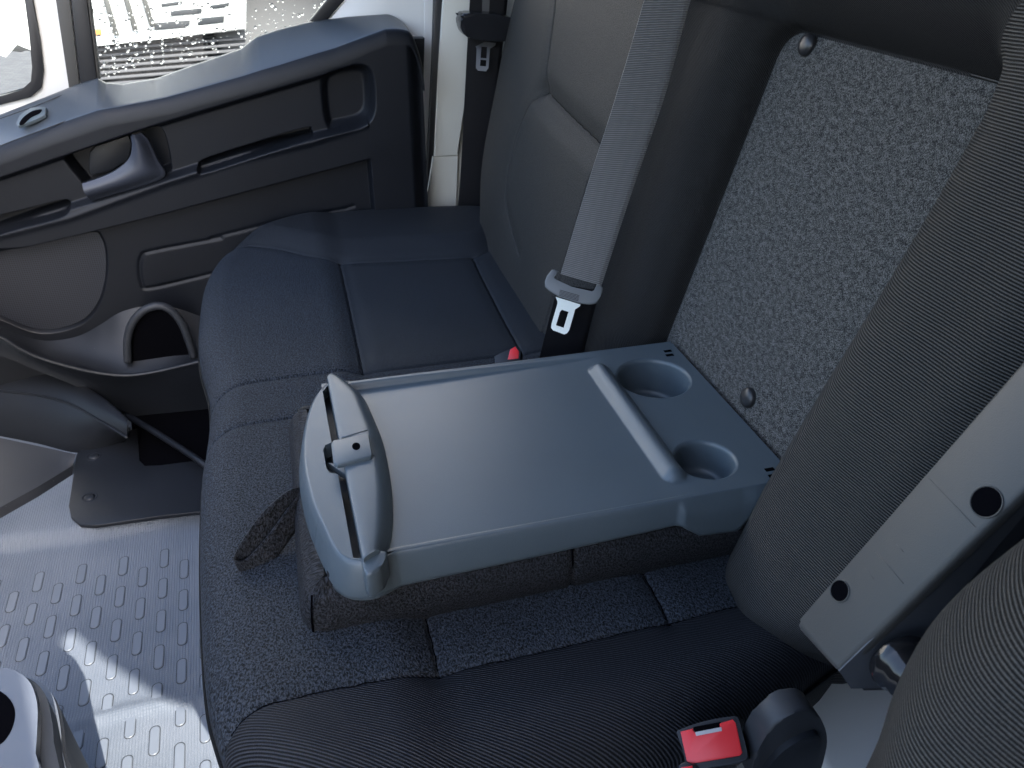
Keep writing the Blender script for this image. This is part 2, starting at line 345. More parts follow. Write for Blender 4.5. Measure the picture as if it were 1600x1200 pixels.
# studs on the mat (one part of the floor's surface pattern)
bm = bmesh.new(); bmr = bmesh.new(); ca, cb_ = np.array([.0365, -.037]), np.array([.0325, .0385]); c0 = np.array([-.915, .464]); rot = radians(3)
for i in range(-22, 22):
    for j in range(-22, 22):
        c = c0+i*ca+j*cb_
        if not (-1.4 < c[0] < -.60 and -.3 < c[1] < .64): continue
        if c[1] > np.interp(c[0], stepl[:, 0], stepl[:, 1])-.03: continue
        zz = FLOOR+.006*math.exp(-(float(dline(c[None], cre)[0])/.011)**2)
        pts = rr(-.0068, -.0235, .0068, .0235, .0067, 4); R = np.array([[cos(rot), -sin(rot)], [sin(rot), cos(rot)]])
        pts = pts@R.T+c
        prism_bm(bm, [(p[0], p[1], zz-.002) for p in pts], (0, 0, .0034), .0010, 1)
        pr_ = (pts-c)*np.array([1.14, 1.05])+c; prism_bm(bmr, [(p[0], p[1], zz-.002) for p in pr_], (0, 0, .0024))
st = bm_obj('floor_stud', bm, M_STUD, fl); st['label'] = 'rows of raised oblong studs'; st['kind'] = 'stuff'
sg_ = bm_obj('stud_groove', bmr, simple('groove_dark', (.03, .034, .038), .6), fl); sg_['kind'] = 'stuff'  # dark rim drawn round each stud as its outline

# ------------------------------------------------------------------ van body
van = thing('van_body', 'white painted van cab shell with cream door pillar trim beside the far seat', 'van', (0, 0, FLOOR))
box('roof', (-.115, .1, 1.05), (.595, 1.2, .02), plastic('headliner_grey', (.30, .30, .30), .8, 300, .1, .2), van)
box('dashboard', (-1.60, .08, -.13), (.26, 1.06, .36), M_DARK, van, bevel=.06)
box('bright_floor_box', (.20, -.14, -.40), (.19, .17, .115), M_WHITE, van, bevel=.01)  # white box added to stand in for the bright floor here
box('side_panel', (.22, 1.235, .66), (.26, .015, .42), M_ARM2, van)
box('rear_wall', (.46, .1, .25), (.02, 1.2, .8), M_ARM2, van)
def wallpoly(name, pxs, y, th, mat, bevel=.002, parent=van, **k):
    return prism(name, [PY(p, y) for p in pxs], (0, th, 0), mat, parent, bevel, **k)
# ------------------------------------------------------------------ passenger door
YG = 1.225
door = thing('passenger_door', 'black moulded passenger door with pull handle and rain speckled window', 'door', (-.6, 1.15, -.46))
top_px = [(-40, 197), (0, 179), (70, 152), (122, 131), (153, 122), (166, 129), (192, 131), (245, 122), (306, 100), (376, 76), (402, 56), (440, 44), (481, 34), (545, 26), (604, 22), (634, 27), (650, 42)]
frt_px = [(-40, 252), (0, 238), (70, 211), (160, 180), (262, 160), (350, 136), (437, 112), (525, 84), (604, 52), (640, 50), (655, 60)]
bot_px = [(-40, 287), (0, 273), (105, 235), (236, 192), (350, 155), (507, 112), (600, 84), (655, 70)]
bndT_px = [(-40, 375), (0, 365), (109, 337), (262, 281), (376, 245), (486, 219), (569, 192), (655, 165)]
bndB_px = [(-40, 406), (0, 396), (130, 365), (262, 332), (573, 249), (655, 228)]
YF = 1.115
def curve(pxs, y): A = np.array([PY(p, y)[[0, 2]] for p in pxs]); return A[np.argsort(A[:, 0])]
cT, cF, cBt, cbT, cbB = curve(top_px, YG-.012), curve(frt_px, YF), curve(bot_px, YF), curve(bndT_px, YF), curve(bndB_px, YF)
X0 = -1.22; X1 = PY((662, 100), YF)[0]
xs = np.linspace(X0, X1, 620)
def endround(x):                      # rear end of the panel curls down and back
    t = np.clip((x-(X1-.055))/.055, 0, 1); return 1-np.sqrt(1-np.clip(t, 0, .9999)**2)
zT = np.interp(xs, cT[:, 0], cT[:, 1]); zF = np.interp(xs, cF[:, 0], cF[:, 1])
zbT = np.interp(xs, cbT[:, 0], cbT[:, 1]); zbB = np.interp(xs, cbB[:, 0], cbB[:, 1])
er = endround(xs); zT = np.minimum(zT, zT.max())-.055*er; zF = np.minimum(zF, zT-.006)-.03*er
ZB = -.50
nv = 420
P = np.zeros((len(xs), 40+nv, 3)); 
tt = np.linspace(0, 1, 28)
for i, x in enumerate(xs):
    y_a, z_a, z_b = YG-.008, zT[i], zF[i]
    row = [(y_a, z_a-.03), (y_a-.001, z_a-.003), (y_a-.004, z_a)]
    # top face to front edge, bezier rounding
    A, C = np.array([y_a-.006, z_a]), np.array([YF, z_b-.022]); Bc = np.array([YF+.004, z_b+.004])
    for t in np.linspace(0.03, 1, 37):
        if t < .72: q = A+(Bc-A)*(t/.72)*.86
        else:
            s = (t-.72)/.28; a_ = A+(Bc-A)*.86; q = (1-s)**2*a_+2*s*(1-s)*Bc+s*s*C
        row.append(tuple(q))
    P[i, :40, 0] = x; P[i, :40, 1] = [q[0] for q in row]; P[i, :40, 2] = [q[1] for q in row]
    P[i, 40:, 0] = x; P[i, 40:, 2] = np.linspace(z_b-.022, ZB, nv+1)[1:]; P[i, 40:, 1] = YF
Q = P[:, :, [0, 2]]; Y_ = P[:, :, 1].copy()
def pl(pxs, y=YF): return np.array([PY(p, y)[[0, 2]] for p in pxs])
vm = np.zeros(Y_.shape); vm[:, 40:] = 1
zz = P[:, :, 2]
step = sstep((zbB[:, None]-zz)/.008)                                   # lower panel set back
rearf = sstep((PY((575, 249), YF)[0]-P[:, :, 0])/.006+1)
Y_ += vm*.028*step*rearf
Y_ += vm*.02*sstep((P[:, :, 0]-PY((640, 200), YF)[0])/.03)
def rec(pxs, depth, w, smooth=4):
    global Y_
    p = cr(pl(pxs), smooth, True); d = sdf(Q, p); Y_ += vm*depth*sstep(-d/w+.0)
rec([(-60, 292), (0, 276), (236, 196), (507, 115), (555, 99), (580, 107), (588, 140), (586, 180), (570, 199), (540, 208), (486, 220), (376, 248), (262, 283), (180, 308), (60, 345), (-60, 378)], .020, .012)
rec([(505, 118), (550, 102), (577, 110), (584, 145), (582, 178), (566, 196), (530, 205), (512, 205), (503, 170)], .018, .018)
rec([(100, 246), (170, 222), (235, 201), (252, 206), (260, 225), (267, 262), (262, 274), (215, 292), (152, 310), (138, 305), (118, 282), (102, 262)], .045, .006)
rec([(308, 262), (322, 251), (400, 226), (478, 203), (488, 207), (483, 218), (400, 246), (322, 271), (310, 271)], .035, .005)
rec([(-40, 352), (40, 331), (95, 317), (108, 322), (106, 334), (85, 344), (30, 358), (-40, 376)], .035, .005)
rec([(-60, 400), (60, 384), (140, 368), (158, 378), (166, 410), (164, 450), (150, 492), (120, 520), (60, 532), (0, 512), (-60, 480)], .012, .01)
g1 = pl([(345, 372), (240, 392), (222, 400), (218, 420), (222, 443), (236, 450), (330, 428)], YF+.028)
Y_ += vm*.0028*np.exp(-(dline(Q, cr(g1, 6))/.004)**2)
g2 = pl([(330, 372), (440, 345), (540, 326), (552, 322)], YF+.028); Y_ += vm*.0022*np.exp(-(dline(Q, g2)/.004)**2)
# vertical rib at the rear and ridge line at band lower edge
# highlight lip along the ledge top
lipd = np.abs(zz-zbT[:, None]+.004); Y_ -= vm*.004*np.exp(-(lipd/.007)**2)*(P[:, :, 0] < PY((575, 190), YF)[0])
P[:, :, 1] = Y_
_mi = np.zeros((P.shape[0]-1, P.shape[1]-1), int); _mi[:, :30] = 1  # rail columns take the lit copy of the door plastic
panel = grid('door_panel', P, [M_DOOR, M_DOOR_LIT], door, uv=P[:, :, [0, 2]], flip=False, midx=_mi)
# grille insert
gp = cr(pl([(-60, 402), (60, 387), (136, 372), (154, 382), (161, 410), (159, 450), (146, 488), (117, 515), (60, 527), (0, 507), (-60, 476)]), 4, True)
vo2, fo2 = cdt(gp, [], [])
mk('speaker_grille', [(a, YF+.0355, b_) for a, b_ in vo2], fo2, M_GRILLE, door, uv=vo2, smooth=False)
# pull handle (scoop shaped lever)
hin = [(204, 212), (206, 230), (200, 250), (178, 268), (150, 280), (128, 287)]
hout = [(220, 208), (232, 220), (246, 250), (258, 275), (225, 290), (185, 302), (143, 314)]
A = resample(cr([PY(p, YF-.012) for p in hin], 8), 40); Bq = resample(cr([PY(p, YF+.004) for p in hout], 8), 40)
rows = []
for s in np.linspace(0, 1, 14):
    bulge = -.014*sin(pi*min(1, s*1.1)); q = A*(1-s)+Bq*s; q = q.copy(); q[:, 1] += bulge; rows.append(q)
front = np.array(rows)
backr = front[::-1].copy(); backr[:, :, 1] += .012
HP = np.concatenate([front, backr, front[:1]]).transpose(1, 0, 2)
grid('pull_handle', HP, plastic('handle_plastic', (.04, .046, .062), .38, 900, .15, .5), door)
hpocket = [(140, 238), (150, 228), (200, 212), (206, 225), (200, 250), (175, 266), (142, 275), (139, 262)]
prism('handle_pocket_liner', [PY(p, YF+.045) for p in hpocket], (0, .01, 0), M_TRIM, door, .002)
# window switch
sw = thing; swp = [(-50, 255), (-40, 205), (60, 164), (100, 148), (109, 152), (108, 180), (100, 190), (0, 228)]
def ptop(p, lift=.001):               # a point on the sloping top face of the door rail
    a_ = np.array([-.9, YG-.01, np.interp(-.9, xs, zT)]); b__ = np.array([-.9, YF, np.interp(-.9, xs, zF)]); c_ = np.array([-.6, YG-.01, np.interp(-.6, xs, zT)])
    n = np.cross(b__-a_, c_-a_); n /= np.linalg.norm(n); n = n if n[2] > 0 else -n
    return hit(p, a_+n*lift, n), n
ring = np.array([ptop(p, .0045)[0] for p in cr(swp, 5, True)])
tube('switch_panel_seam', np.vstack([ring, ring[:1]]), .0009, M_DARK, panel, 6, False)
n_ = ptop((60, 180))[1]
prism('window_switch', [ptop(p, .004)[0] for p in ((28, 196), (33, 184), (50, 172), (64, 170), (74, 171), (73, 184), (60, 190), (45, 196), (31, 201))], tuple(n_*.006), M_TRAY, door, .0012)
prism('switch_recess', [ptop(p, .0105)[0] for p in cr([(30, 194), (36, 184), (50, 174), (65, 171), (62, 177), (48, 184), (36, 195)], 3, True)], tuple(n_*.0004), M_HOLE, door)
# lower pocket: shelf surface, rim, front
rim_px = [(-60, 500), (0, 527), (35, 548), (70, 563), (120, 577), (160, 585), (200, 588), (240, 583), (280, 574), (330, 562)]
shelf_px = [(-60, 490), (0, 512), (60, 531), (100, 530), (130, 522), (160, 505), (190, 487), (230, 478), (270, 480), (330, 500)]
low_px = [(-60, 545), (0, 556), (60, 580), (110, 600), (160, 625), (205, 650), (250, 680), (290, 712), (330, 745)]
rim = resample(cr([PY(p, 1.035) for p in rim_px], 8), 120); shf = resample(cr([PY(p, 1.138) for p in shelf_px], 8), 120); low = resample(cr([PY(p, 1.07) for p in low_px], 8), 120)
T = []
for s in np.linspace(0, 1, 16): T.append(shf*(1-s)+rim*s+np.array([0, .0, -.02*sin(pi*s)]))
T = np.array(T)
# arch opening of the bottle holder
arch_px = [(205, 600), (200, 565), (199, 535), (205, 508), (222, 487), (245, 478), (266, 484), (284, 505), (296, 535), (303, 558), (305, 600)]
grid('door_pocket', T.transpose(1, 0, 2), M_TRIM, door)
F2 = np.array([rim*(1-s)+low*s+np.array([0, .012*sin(pi*s), 0]) for s in np.linspace(0, 1, 12)])
grid('pocket_front', F2.transpose(1, 0, 2), M_TRIM, door)
tube('pocket_rim', rim+np.array([0, 0, .002]), .0045, M_TRIM, door, 10)
arch = resample(cr([PY(p, 1.06) for p in arch_px[1:-1]], 8), 60)
tube('bottle_holder_rim', arch, .0085, M_ARM2, door, 10)
prism('bottle_holder', [PY(p, 1.067) for p in arch_px[1:-1]], (0, .004, 0), M_HOLE, door, 0)
# window surround, black divider, seals
ppoly = lambda n, px, y, th, m, b=.003, par=door: wallpoly(n, px, y, th, m, b, par)
ppoly('window_divider', [(104, -60), (128, -60), (152, 126), (126, 134)], YG-.01, .03, M_RUBBER)
ppoly('divider_seal', [(128, -60), (133, -60), (156, 124), (152, 126)], YG-.006, .02, M_ARM)
ppoly('window_seal', [(560, -60), (590, -60), (505, 40), (478, 40)], YG-.008, .02, M_RUBBER)
ppoly('window_frame', [(592, -60), (664, -60), (668, 0), (655, 300), (640, 345), (655, 60), (600, 21), (505, 41)], YG-.004, .03, M_WHITE)
gz = [PY(p, YG) for p in ((128, -60), (575, -60), (490, 60), (300, 140), (152, 160))]
glass = prism('window_glass', gz, (0, .004, 0), M_GLASS, door, 0)
# rain drops on the outer face
bm = bmesh.new()
for k in range(1000):
    px = random.uniform(135, 530); py = random.uniform(-20, 130)
    if py > 128-(px-150)*.23: continue
    if random.random() > .35+.65*math.exp(-((py-75)/55)**2): continue
    c = PY((px, py), YG+.0045); r = random.choice([.0008, .001, .0013, .0016, .002, .003])*random.uniform(.8, 1.2)
    M = Matrix.Translation(Vector(c)) @ Matrix.Diagonal((r*random.uniform(.8, 1.2), r*.5, r*random.uniform(.9, 1.5), 1))
    bmesh.ops.create_icosphere(bm, subdivisions=2, radius=1, matrix=M)
dr = bm_obj('raindrops', bm, M_DROP, glass); dr['kind'] = 'stuff'
# pillars of the body
wallpoly('front_pillar', [(35, -60), (104, -60), (126, 134), (60, 200), (-30, 240), (-30, 168), (20, 158), (55, 150), (68, 120), (50, 0)], YG+.004, .04, M_WHITE, .004)
wallpoly('pillar_edge', [(78, -60), (102, -60), (124, 132), (108, 140)], YG-.002, .006, M_ARM, .001)
wallpoly('quarter_window_seal', [(30, -60), (40, -60), (62, 60), (68, 110), (64, 138), (48, 152), (-30, 172), (-30, 158), (35, 142), (50, 128), (52, 105), (45, 50)], YG-.004, .02, M_RUBBER, .002)
qg = prism('quarter_window', [PY(p, YG+.006) for p in ((-60, -60), (36, -60), (58, 60), (60, 130), (40, 150), (-60, 175))], (0, .003, 0), M_GLASS, van, 0)
YP = 1.19
wallpoly('door_edge', [(662, -60), (680, -60), (676, 100), (668, 345), (655, 345), (664, 100)], YP+.03, .02, M_WHITE, .002)
wallpoly('door_seal', [(681, -60), (699, -60), (692, 100), (684, 210), (678, 345), (664, 345), (676, 100)], YP+.01, .03, M_RUBBER, .004)
wallpoly('pillar_lower_trim', [(676, 245), (716, 243), (712, 350), (664, 350), (668, 300)], YP+.004, .05, M_CREAM, .003)
wallpoly('pillar_trim', [(697, -60), (740, -60), (735, 100), (716, 243), (679, 245), (686, 100)], YP-.002, .05, M_CREAM, .003)
wallpoly('pillar_inner_trim', [(735, -60), (1000, -60), (1000, 350), (700, 350), (716, 240), (730, 100)], YP+.02, .04, M_CREAM, .003)
wallpoly('sill_trim', [(640, 60), (664, 60), (655, 345), (640, 400), (560, 420), (578, 250), (630, 230)], YP-.03, .03, M_DOOR, .003)

# side of the cab behind the camera: solid wall with an added opening, traced back from the sun patch it casts
patch_px = [(92, 977), (122, 968), (160, 1003), (200, 1030), (250, 1062), (290, 1078), (325, 1083)]
YW = -.99
def sunback(p, z=FLOOR):
    q = PZ(p, z); t = (YW-q[1])/sd[1]; return q+t*sd
wp = [sunback(p)[[0, 2]] for p in patch_px]
loL = sunback((165, 1300))[[0, 2]]
openp = [tuple(q) for q in wp]+[(wp[-1][0]+.03, wp[-1][1]-.04), (wp[-1][0]+.04, wp[-1][1]-.30), (loL[0], wp[-1][1]-.34), tuple(loL)]
outer = [(-.78, -.6), (.46, -.6), (.46, 1.03), (-.78, 1.03)]
vo3, fo3 = cdt(np.array(outer), [np.array(openp)], [])
V = [(a, YW, b_) for a, b_ in vo3]+[(a, YW-.03, b_) for a, b_ in vo3]; n3 = len(vo3)
mk('side_wall', V, [tuple(f) for f in fo3]+[tuple(i+n3 for i in f[::-1]) for f in fo3], M_ARM2, van, smooth=False)

# ------------------------------------------------------------------ trims on the floor by the door
arch_t = thing('wheel_arch_trim', 'dark moulded trim bulging over the wheel arch left of the door sill', 'trim', PZ((60, 700), FLOOR))
a0 = resample(cr([PZ(p, -.40)+0 for p in ((-80, 560), (0, 566), (60, 575), (110, 592), (160, 620), (200, 655))], 6), 60)
a1_ = resample(cr([PZ(p, -.42) for p in ((-80, 604), (0, 611), (60, 618), (110, 632), (160, 660), (199, 684))], 6), 60)
a2_ = resample(cr([PZ(p, -.50) for p in ((-80, 668), (0, 683), (60, 695), (120, 709), (165, 702), (200, 688))], 6), 60)
rws = [a0+np.array([0, .05, -.06])]+[a0*(1-s)+a1_*s+np.array([0, 0, .008*sin(pi*s)]) for s in np.linspace(0, 1, 8)]+[a1_*(1-s)+a2_*s+np.array([0, 0, .01*sin(pi*s)]) for s in np.linspace(.02, 1, 12)]
grid('arch_shell', np.array(rws).transpose(1, 0, 2), M_TRIM, arch_t)
tube('arch_crease', a1_, .003, M_TRIM, arch_t, 8)
kick = thing('kick_panel', 'brown grey kick panel with a folded lower edge at the left of the floor', 'panel', PZ((40, 770), FLOOR))
k0 = resample([PZ(p, -.47) for p in ((-80, 668), (0, 684), (60, 697), (119, 710))], 30); k1 = resample([PZ(p, -.485) for p in ((-80, 835), (0, 793), (60, 760), (114, 727))], 30); k2 = resample([PZ(p, -.515) for p in ((-80, 872), (0, 833), (60, 797), (112, 761))], 30)
grid('panel_face', np.array([k0*(1-s)+k1*s for s in np.linspace(0, 1, 6)]).transpose(1, 0, 2), M_TRIM2, kick)
grid('panel_edge', np.array([k1*(1-s)+k2*s for s in np.linspace(0, 1, 4)]).transpose(1, 0, 2), M_TRIM, kick)
sill = thing('sill_plate', 'flat black sill plate held by two round clips on the mat near the door', 'plate', PZ((200, 760), FLOOR))
ZS = FLOOR+.030
sp = [(119, 710), (125, 703), (198, 690), (203, 672), (216, 668), (216, 720), (225, 729), (250, 728), (350, 714), (350, 796), (250, 806), (150, 821), (125, 820), (111, 808), (107, 790)]
prism('plate', [PZ(p, ZS) for p in sp], (0, 0, -.008), M_TRIM, sill, .002)
for p in ((147, 713), (140, 777)):
    c = PZ(p, ZS); lathe('clip', [(.0, .003), (.006, .003), (.0095, .0015), (.0105, -.0015), (.0125, -.001), (.0135, .0015), (.015, -.001)][::-1], c, (0, 0, 1), M_TRIM, sill, 28, cap=False)
# dark door well beyond the plate
prism('well', [PZ(p, FLOOR+.027) for p in ((200, 626), (360, 626), (360, 725), (225, 729), (214, 722))], (0, 0, -.004), M_HOLE, sill, 0)
tube('sill_edge', [PZ(p, -.46) for p in ((200, 650), (250, 680), (300, 712), (345, 745))], .007, M_TRIM, sill, 8)

# ------------------------------------------------------------------ bench seat
bench = thing('bench_seat', 'charcoal fabric double passenger bench with raised side bolsters and a recessed middle', 'seat', (-.3, .5, FLOOR))
def coons(c0_, c1_, d0, d1, n, m):
    """c0,c1: curves along u at v=0,1 ; d0,d1 along v at u=0,1"""
    C0, C1, D0, D1 = resample(c0_, n), resample(c1_, n), resample(d0, m), resample(d1, m)
    u = np.linspace(0, 1, n)[:, None, None]; v = np.linspace(0, 1, m)[None, :, None]
    return (1-v)*C0[:, None]+v*C1[:, None]+(1-u)*D0[None]+u*D1[None]-((1-u)*(1-v)*C0[0]+u*(1-v)*C0[-1]+(1-u)*v*C1[0]+u*v*C1[-1])
# cushion outline (x, y): corners near-front, near-rear, far-rear, far-front
nf, nr, fr_, ff = (-.545, -.165), (.0, -.135), (.0, 1.10), (-.585, 1.06)
near = cr([nf, (-.49, -.193), (-.35, -.205), (-.22, -.198), (-.10, -.168), nr], 12)
far = cr([ff, (-.53, 1.115), (-.45, 1.150), (-.28, 1.165), (-.1, 1.14), fr_], 12)
front_ = cr([nf, (-.577, -.125), (-.598, -.07), (-.612, .0), (-.624, .15), (-.630, .30), (-.626, .40), (-.630, .50), (-.650, .62), (-.658, .75), (-.655, .88), (-.632, .99), ff], 12)
rear_ = np.array([nr, fr_])
G = coons(near, far, front_, rear_, 400, 680)
outl = np.vstack([near[::-1], front_[1:], far[1:]])    # open at the back
dE = dline(G, outl)
Rr = .055; q = np.clip(Rr-dE, 0, Rr); drop = Rr-np.sqrt(np.maximum(Rr*Rr-q*q, 0))
x, y = G[..., 0], G[..., 1]
seamA = cr([(-.405, .47), (-.404, .60), (-.403, .75), (-.403, .888)], 4)
seamC = cr([(-.157, .47), (-.153, .70), (-.146, .862)], 4)
farseam = cr([(-.66, .99), (-.60, 1.0), (-.53, .975), (-.46, .915), (-.403, .888), (-.27, .872), (-.146, .862), (-.09, .90), (-.02, .95)], 6)
s1_ = cr([(-.66, .425), (-.625, .450), (-.57, .468), (-.48, .472), (-.3, .472), (0, .472)], 5)
s2_ = cr([(-.66, .325), (-.625, .348), (-.57, .362), (-.48, .368), (-.3, .368), (0, .368)], 5)
seamN1 = np.array([(-.397, .365), (-.397, -.074)]); seamN2 = np.array([(-.163, .365), (-.163, -.073)])
nearseam = cr([(-.60, -.10), (-.575, -.078), (-.53, -.072), (-.40, -.074), (-.163, -.073), (0, -.07)], 6)
z = np.full_like(x, -.088)
inN = (y < .42)
front_z = sstep((-.385-x)/.06)
z += .010*front_z
z += .016*sstep((y-np.interp(x, farseam[:, 0], farseam[:, 1]))/.09)*1.0        # far bolster
bz = sstep((np.interp(x, nearseam[:, 0], nearseam[:, 1])-y)/.07); z += .012*bz
z -= .004*np.exp(-((y-.42)/.045)**2)*sstep((x+.62)/.1)
for sm, dp, wd, wp_, dpp in ((seamA, .004, .0022, .020, .007), (seamC, .004, .0022, .02, .006), (farseam, .003, .002, .022, .007), (s1_, .004, .002, .016, .005), (s2_, .004, .002, .016, .005),
                       (seamN1, .004, .0022, .02, .007), (seamN2, .004, .0022, .02, .006), (nearseam, .003, .002, .018, .006)):
    d = dline(G, sm); z -= dp*np.exp(-(d/wd)**2)+.55*dpp*np.exp(-(d/(wp_*.75))**2)
z += .0012*np.sin(x*23+y*9)*np.sin(y*17+1.3)
z -= drop
# stitched piping along the edge
z += .0016*np.exp(-((dE-.006)/.0022)**2)*0
top = np.dstack([x, y, z])
rows = [top]
sk = []
for dz, ino in ((.012, .0005), (.03, .002), (.06, .006), (.10, .012), (.16, .02)):
    sk.append((dz, ino))
uvt = np.stack([x, y], -1)
# material by region
cx_, cy_ = G[:-1, :-1, 0], G[:-1, :-1, 1]
cc = np.stack([cx_, cy_], -1)
mi = np.zeros(cx_.shape, int)
mi[cy_ < np.interp(cx_, nearseam[:, 0], nearseam[:, 1])] = 1
mi[(cx_ > -.404) & (cx_ < -.15) & (cy_ > .47) & (cy_ < .87)] = 2
mi[cy_ >= np.interp(cx_, farseam[:, 0], farseam[:, 1])] = 2
mi[(cx_ > -.155) & (cy_ > .47)] = 2
cushion = grid('cushion', top, [M_GRAIN, M_RIBC, M_GRAIN2], bench, uv=uvt, midx=mi)
# side skirt
b_loop = np.vstack([top[::-1, 0], top[0, 1:], top[1:, -1]]); b2 = b_loop[:, :2]; cen = np.array([-.3, .45])
tan = np.gradient(b2, axis=0); nrm = np.stack([-tan[:, 1], tan[:, 0]], 1); nrm /= np.linalg.norm(nrm, axis=1)[:, None]
if ((b2-cen)*nrm).sum() < 0: nrm = -nrm
SK = np.array([b_loop+np.column_stack([nrm*o_in, np.full(len(b2), -dz)]) for dz, o_in in ((0, 0), (.008, .001), (.02, .001), (.04, -.001), (.07, -.006), (.10, -.014), (.13, -.03))])
grid('cushion_side', SK.transpose(1, 0, 2), M_RIBF, bench, uv=np.dstack([np.tile(np.arange(SK.shape[1])*.003, (SK.shape[0], 1)), SK[:, :, 2]]).transpose(1, 0, 2))
tube('piping', b_loop[::2]+np.column_stack([nrm*.0012, np.full(len(b2), -.006)])[::2], .0022, M_RIBF, cushion, 6)
box('seat_base', (-.27, .48, -.37), (.24, .56, .15), M_DARK, bench, bevel=.01)

# backrest height field
yn = -.215
sg = np.concatenate([np.linspace(-.16, .62, 400)])
fe = cr([(1.0, -.16), (1.05, -.10), (1.09, -.05), (1.125, .0), (1.15, .07), (1.165, .2), (1.168, .32), (1.165, .62)], 10)
Yf = np.interp(sg, fe[:, 1], fe[:, 0])
t = np.linspace(0, 1, 760)
YN_ = yn+.075*sstep((-.02-sg)/.12)[None, :]; Yg = YN_+(Yf[None, :]-YN_)*t[:, None]; Sg = np.tile(sg, (len(t), 1)); QS = np.stack([Yg, Sg], -1)
recess = np.vstack([[(.008, -.6), (.332, -.6)], rr(.0, .2, .332, .402, .035)[:7], [(.008, .402)]]); dR = sdf(QS, recess)
wL = np.where(Yg > .18, .085, .055+.06*np.clip(Sg/.4, 0, 1.2)); _a = sstep((Sg-.37)/.05)*sstep((Yg+.10)/.12)*(Yg < .18); wL = wL*(1-_a)+.085*_a; _a = sstep((Sg-.37)/.05)*sstep((.40-Yg)/.06)*(Yg >= .18); wL = wL*(1-_a)+.085*_a
hR = sstep(np.clip(dR/wL, 0, 1)*.5+.0)*2            # steep at the recess edge, easing to the crest
hR = np.clip(1-(1-np.clip(dR/wL, 0, 1))**2.2, 0, 1)
h = .085*hR
_pr = cr([(.332, 0), (.338, .022), (.350, .037), (.366, .050), (.384, .058), (.405, .063), (.425, .066), (.450, .072), (.480, .084), (.520, .094), (.60, .099), (1.3, .099)], 8)
_pv = np.interp(.332+np.maximum(dR, 0), _pr[:, 0], _pr[:, 1]); _b = sstep((Yg-.22)/.13)
h = h*(1-_b)+_pv*_b
dEy = np.minimum(Yf[None, :]-Yg, 9); Re = .07
q = np.clip(Re-dEy, 0, Re); h -= (Re-np.sqrt(np.maximum(Re*Re-q*q, 0)))*1.6
dN = Yg-YN_; q = np.clip(Re-dN, 0, Re); h -= (Re-np.sqrt(np.maximum(Re*Re-q*q, 0)))*1.0
# near bolster's lower end rounds off onto the cushion
q = np.clip(.05-(Sg+.135), 0, .05); h -= (Yg < .1)*(.05-np.sqrt(np.maximum(.0025-q*q, 0)))*.9
h += .008*np.exp(-((Yg+.085)/.045)**2)*(Yg < .05)*sstep((.35-Sg)/.2)

h -= .02*np.exp(-((Yg-.8)/.2)**2)*0
v1 = cr([ys(p, .10) for p in ((868, -60), (865, 0), (855, 70), (843, 140))], 5)
v2 = cr([ys(p, .10) for p in ((843, 140), (822, 172), (806, 210), (796, 250), (790, 300), (800, 360), (812, 400))], 5)
v3 = cr([ys(p, .10) for p in ((843, 140), (880, 178), (935, 232))]+[(.47, .172)], 5)
for sm, dp, wd, wp_, dpp in ((v1, .004, .0022, .016, .004), (v2, .003, .002, .016, .003), (v3, .005, .0028, .022, .010)):
    d = dline(QS, sm); h -= dp*np.exp(-(d/wd)**2)+dpp*np.exp(-(d/wp_)**2)
low_p = (Sg < np.interp(Yg, v3[::-1, 0], v3[::-1, 1]))*(Yg > .45)
h += .006*sstep((np.interp(Yg, v3[::-1, 0], v3[::-1, 1])-Sg)/.04)*sstep((Yg-.47)/.05)*sstep((.93-Yg)/.1)
h += .0012*np.sin(Sg*19+Yg*8)*hR
BP = back(Yg, Sg, h)
yc, sc = Yg[:-1, :-1], Sg[:-1, :-1]; mi = np.zeros(yc.shape, int)
mi[yc < .05] = 1; mi[(yc >= .05) & (yc < .455)] = 2; mi[(sc > .402) & (yc > .008-(sc-.402)*.9) & (yc < .455)] = 2
arc = np.cumsum(np.hypot(np.diff(Yg, axis=0, prepend=Yg[:1]), np.diff(h, axis=0, prepend=h[:1])), axis=0)
backrest = grid('backrest', BP, [M_GRAINB, M_RIB, M_RIBF], bench, uv=np.stack([arc, Sg], -1), midx=mi, flip=True)
# dark seam lines laid in the grooves
def lay(nm_, PP, S2, ln_, par, r=.0008):
    ln_ = resample(ln_, 60); flat = S2.reshape(-1, 2); FP = PP.reshape(-1, 3)
    tube(nm_, np.array([FP[int(np.argmin(((flat-q_)**2).sum(1)))] for q_ in ln_]), r, M_HOLE, par, 6)
for ln_ in (v1[5:], v2[:-8], v3): lay('seam', BP, QS, ln_, backrest)
for ln_ in (seamA, seamC, farseam[4:], s1_[6:16], s2_[6:16], seamN1[[0, 1]], seamN2[[0, 1]], nearseam[5:]): lay('seam', top, G, ln_, cushion, .0007)
# rear shell
bs = []
for hh in (-.06,):
    pass
loop = np.vstack([BP[0], BP[:, -1][1:], BP[-1][::-1][1:]])
back_loop = loop-BN*0+np.array([.07, 0, -.01]); 
grid('backrest_shell', np.array([loop, (loop+back_loop)/2+np.array([0, 0, 0]), back_loop]).transpose(1, 0, 2), M_DARK, bench)
